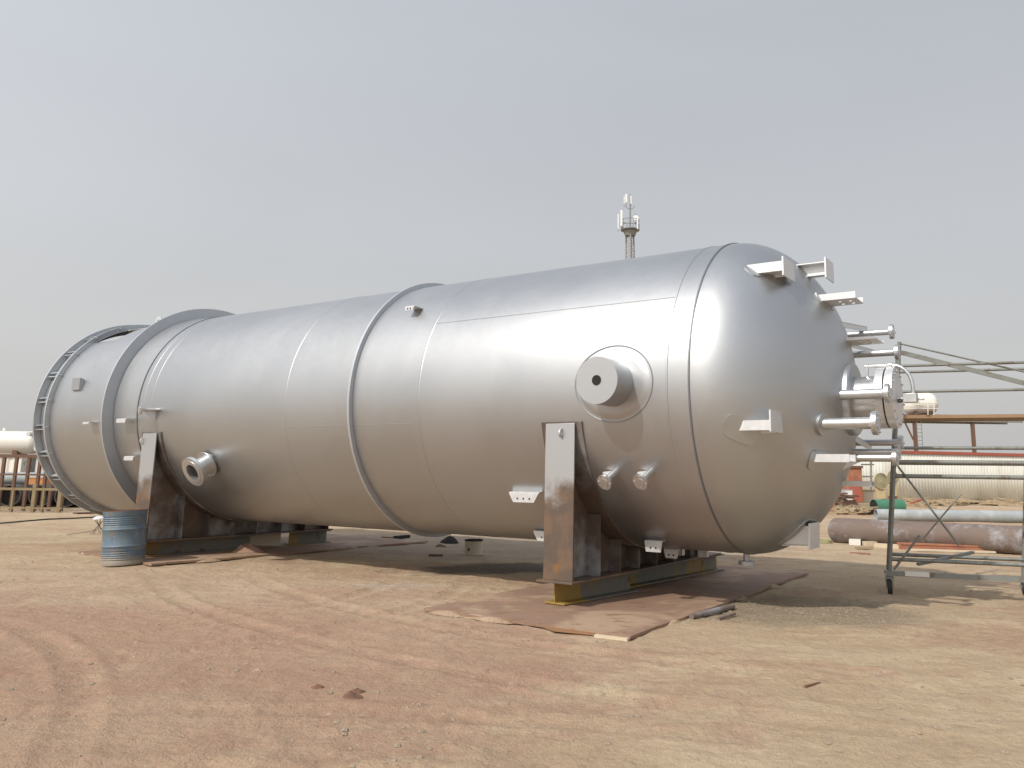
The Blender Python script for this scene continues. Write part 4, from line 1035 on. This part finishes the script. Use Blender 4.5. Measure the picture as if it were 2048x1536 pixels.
# big open pipes behind the rack
for k, (x_, lb) in enumerate(((-40, 'farthest left open pipe end behind the rack'), (18, 'open dark pipe end behind the rack, second from the left'), (80, 'open dark pipe end behind the yellow trestle, third from the left'), (132, 'open dark pipe end just right of the rack'), (184, 'open dark pipe end nearest the drum, rightmost of the row'))):
    c_ = G(x_, 1019); c_ = Vector((At(x_, 990, 35.5).x, 35.5, .46)); open_pipe(c_, c_ + Vector((-1.5, 7, 0)), .44, plain('dark_pipe', (.11, .10, .09), .7), 'open_pipe', lb, group='row of open pipes at the left')
A = At(98, 978, 36.6); open_pipe(Vector((A.x - 6, A.y, 1.18)), Vector((A.x + 5.5, A.y + .2, 1.18)), .26, GREYP, 'grey_pipe', 'grey pipe lying across the row of open pipes')
A = At(54, 972, 34.0); b = MB(); b.par(Vector((A.x, 34.0, .98)), Vector((.70, 0, 0)), Vector((0, .5, 0)), Z * .24); b.par(Vector((A.x - .02, 33.98, 1.22)), Vector((.74, 0, 0)), Vector((0, .54, 0)), Z * .03)
recentre(tag(b.build('orange_case', plain('orange_plastic', (.62, .27, .10), .6)), 'orange case lying on the pipes inside the rack', 'case'))
# white vessel beyond the rack, pale wall
o = tankc(-70, 86, 861, 906, 40, WHITE, 'white_vessel', 'glossy white vessel behind the brown rack at the left edge')
for x_ in (-30, 60):
    b = MB(); A = At(x_, 905, 40); b.par(Vector((A.x - .15, 39.7, 0)), Vector((.3, 0, 0)), Vector((0, .6, 0)), Z * 2.15); b.build('leg', GALV, o)
b = MB(); q = At(56, 868, 39.2); b.cyl(q, q + Vector((0, .6, 0)), .10, seg=12); b.build('nozzle', SILVB, o)
b = MB(); q = At(72, 897, 39.2); b.cyl(q, q + Vector((0, .6, 0)), .12, seg=12); b.build('nozzle', SILVB, o)
A = At(-60, 960, 44); B_ = At(150, 960, 44)
lw = thing('white_wall_panel', 'bright white sheet wall seen through the brown rack', 'wall', Vector((A.x, 44, 0)))
b = MB(); k = 60; vv = []; ff = []
for i in range(k + 1):
    x_ = A.x + (B_.x - A.x) * i / k; p = Vector((x_, 44 + (.04 if i % 4 in (1, 2) else 0), 0)); vv += [p, p + Z * 2.2]
for i in range(k): ff.append((2 * i, 2 * i + 2, 2 * i + 3, 2 * i + 1))
b.add(vv, ff); b.build('sheet_panel', WHITE, lw, smooth=20)
b = MB(); b.par(Vector((A.x, 43.9, 2.2)), Vector((B_.x - A.x, 0, 0)), Vector((0, .2, 0)), Z * .08); b.build('cap_rail', GALV, lw)
stick((150, 1028), (205, 1026), .05, 'dark low scrap strip on the sand below the open pipes', BROWN, 'steel_offcut', 'scrap', w_=.3)

# ------------------------------------------------------------------ loose stones
b = MB(); random.seed(11)
def stone(p, s_):
    vs_ = []
    for k in range(3):
        for j in range(5):
            a = 2 * math.pi * j / 5 + k * .4; rr = (.7, 1.0, .5)[k] * s_ * random.uniform(.75, 1.25)
            vs_.append(p + Vector((rr * math.cos(a), rr * math.sin(a), (-.3, .15, .6)[k] * s_)))
    f_ = [(k * 5 + j, k * 5 + (j + 1) % 5, (k + 1) * 5 + (j + 1) % 5, (k + 1) * 5 + j) for k in range(2) for j in range(5)] + [(10, 11, 12, 13, 14)]
    b.add(vs_, f_)
for i in range(3800):
    y_ = 4.6 + 24 * random.random() ** 1.8; x_ = random.uniform(-.85, .75) * y_
    p = Vector((x_, y_, 0))
    q = p - O; t_, n_ = q.dot(D), q.dot(N)
    if .2 < t_ < 3.3 and -3.5 < n_ < 3.8: continue
    if 9.8 < t_ < 13.5 and -2.8 < n_ < 4.3: continue
    p.z = gz(x_, y_); dens = noise.noise(p * .5)
    if random.random() < .5 - dens: stone(p, .006 + .022 * random.random() ** 4)
for i in range(900):
    a = random.uniform(0, 6.28); rr = random.random() ** .6; x_ = 3.0 + 2.1 * rr * math.cos(a); y_ = 11.2 + 1.5 * rr * math.sin(a)
    q = Vector((x_, y_, 0)) - O
    if .15 < q.dot(D) < 3.3 and q.dot(N) > -3.5: continue
    stone(Vector((x_, y_, gz(x_, y_))), .006 + .014 * random.random() ** 3)
o = b.build('gravel', PEBBLE, smooth=0); o['kind'] = 'stuff'; o['label'] = 'small stones scattered over the sand'; o['category'] = 'gravel'

for o in bpy.data.objects:
    if '_o' in o: del o['_o']
    if 'category' in o and 'kind' not in o: o['kind'] = 'thing'
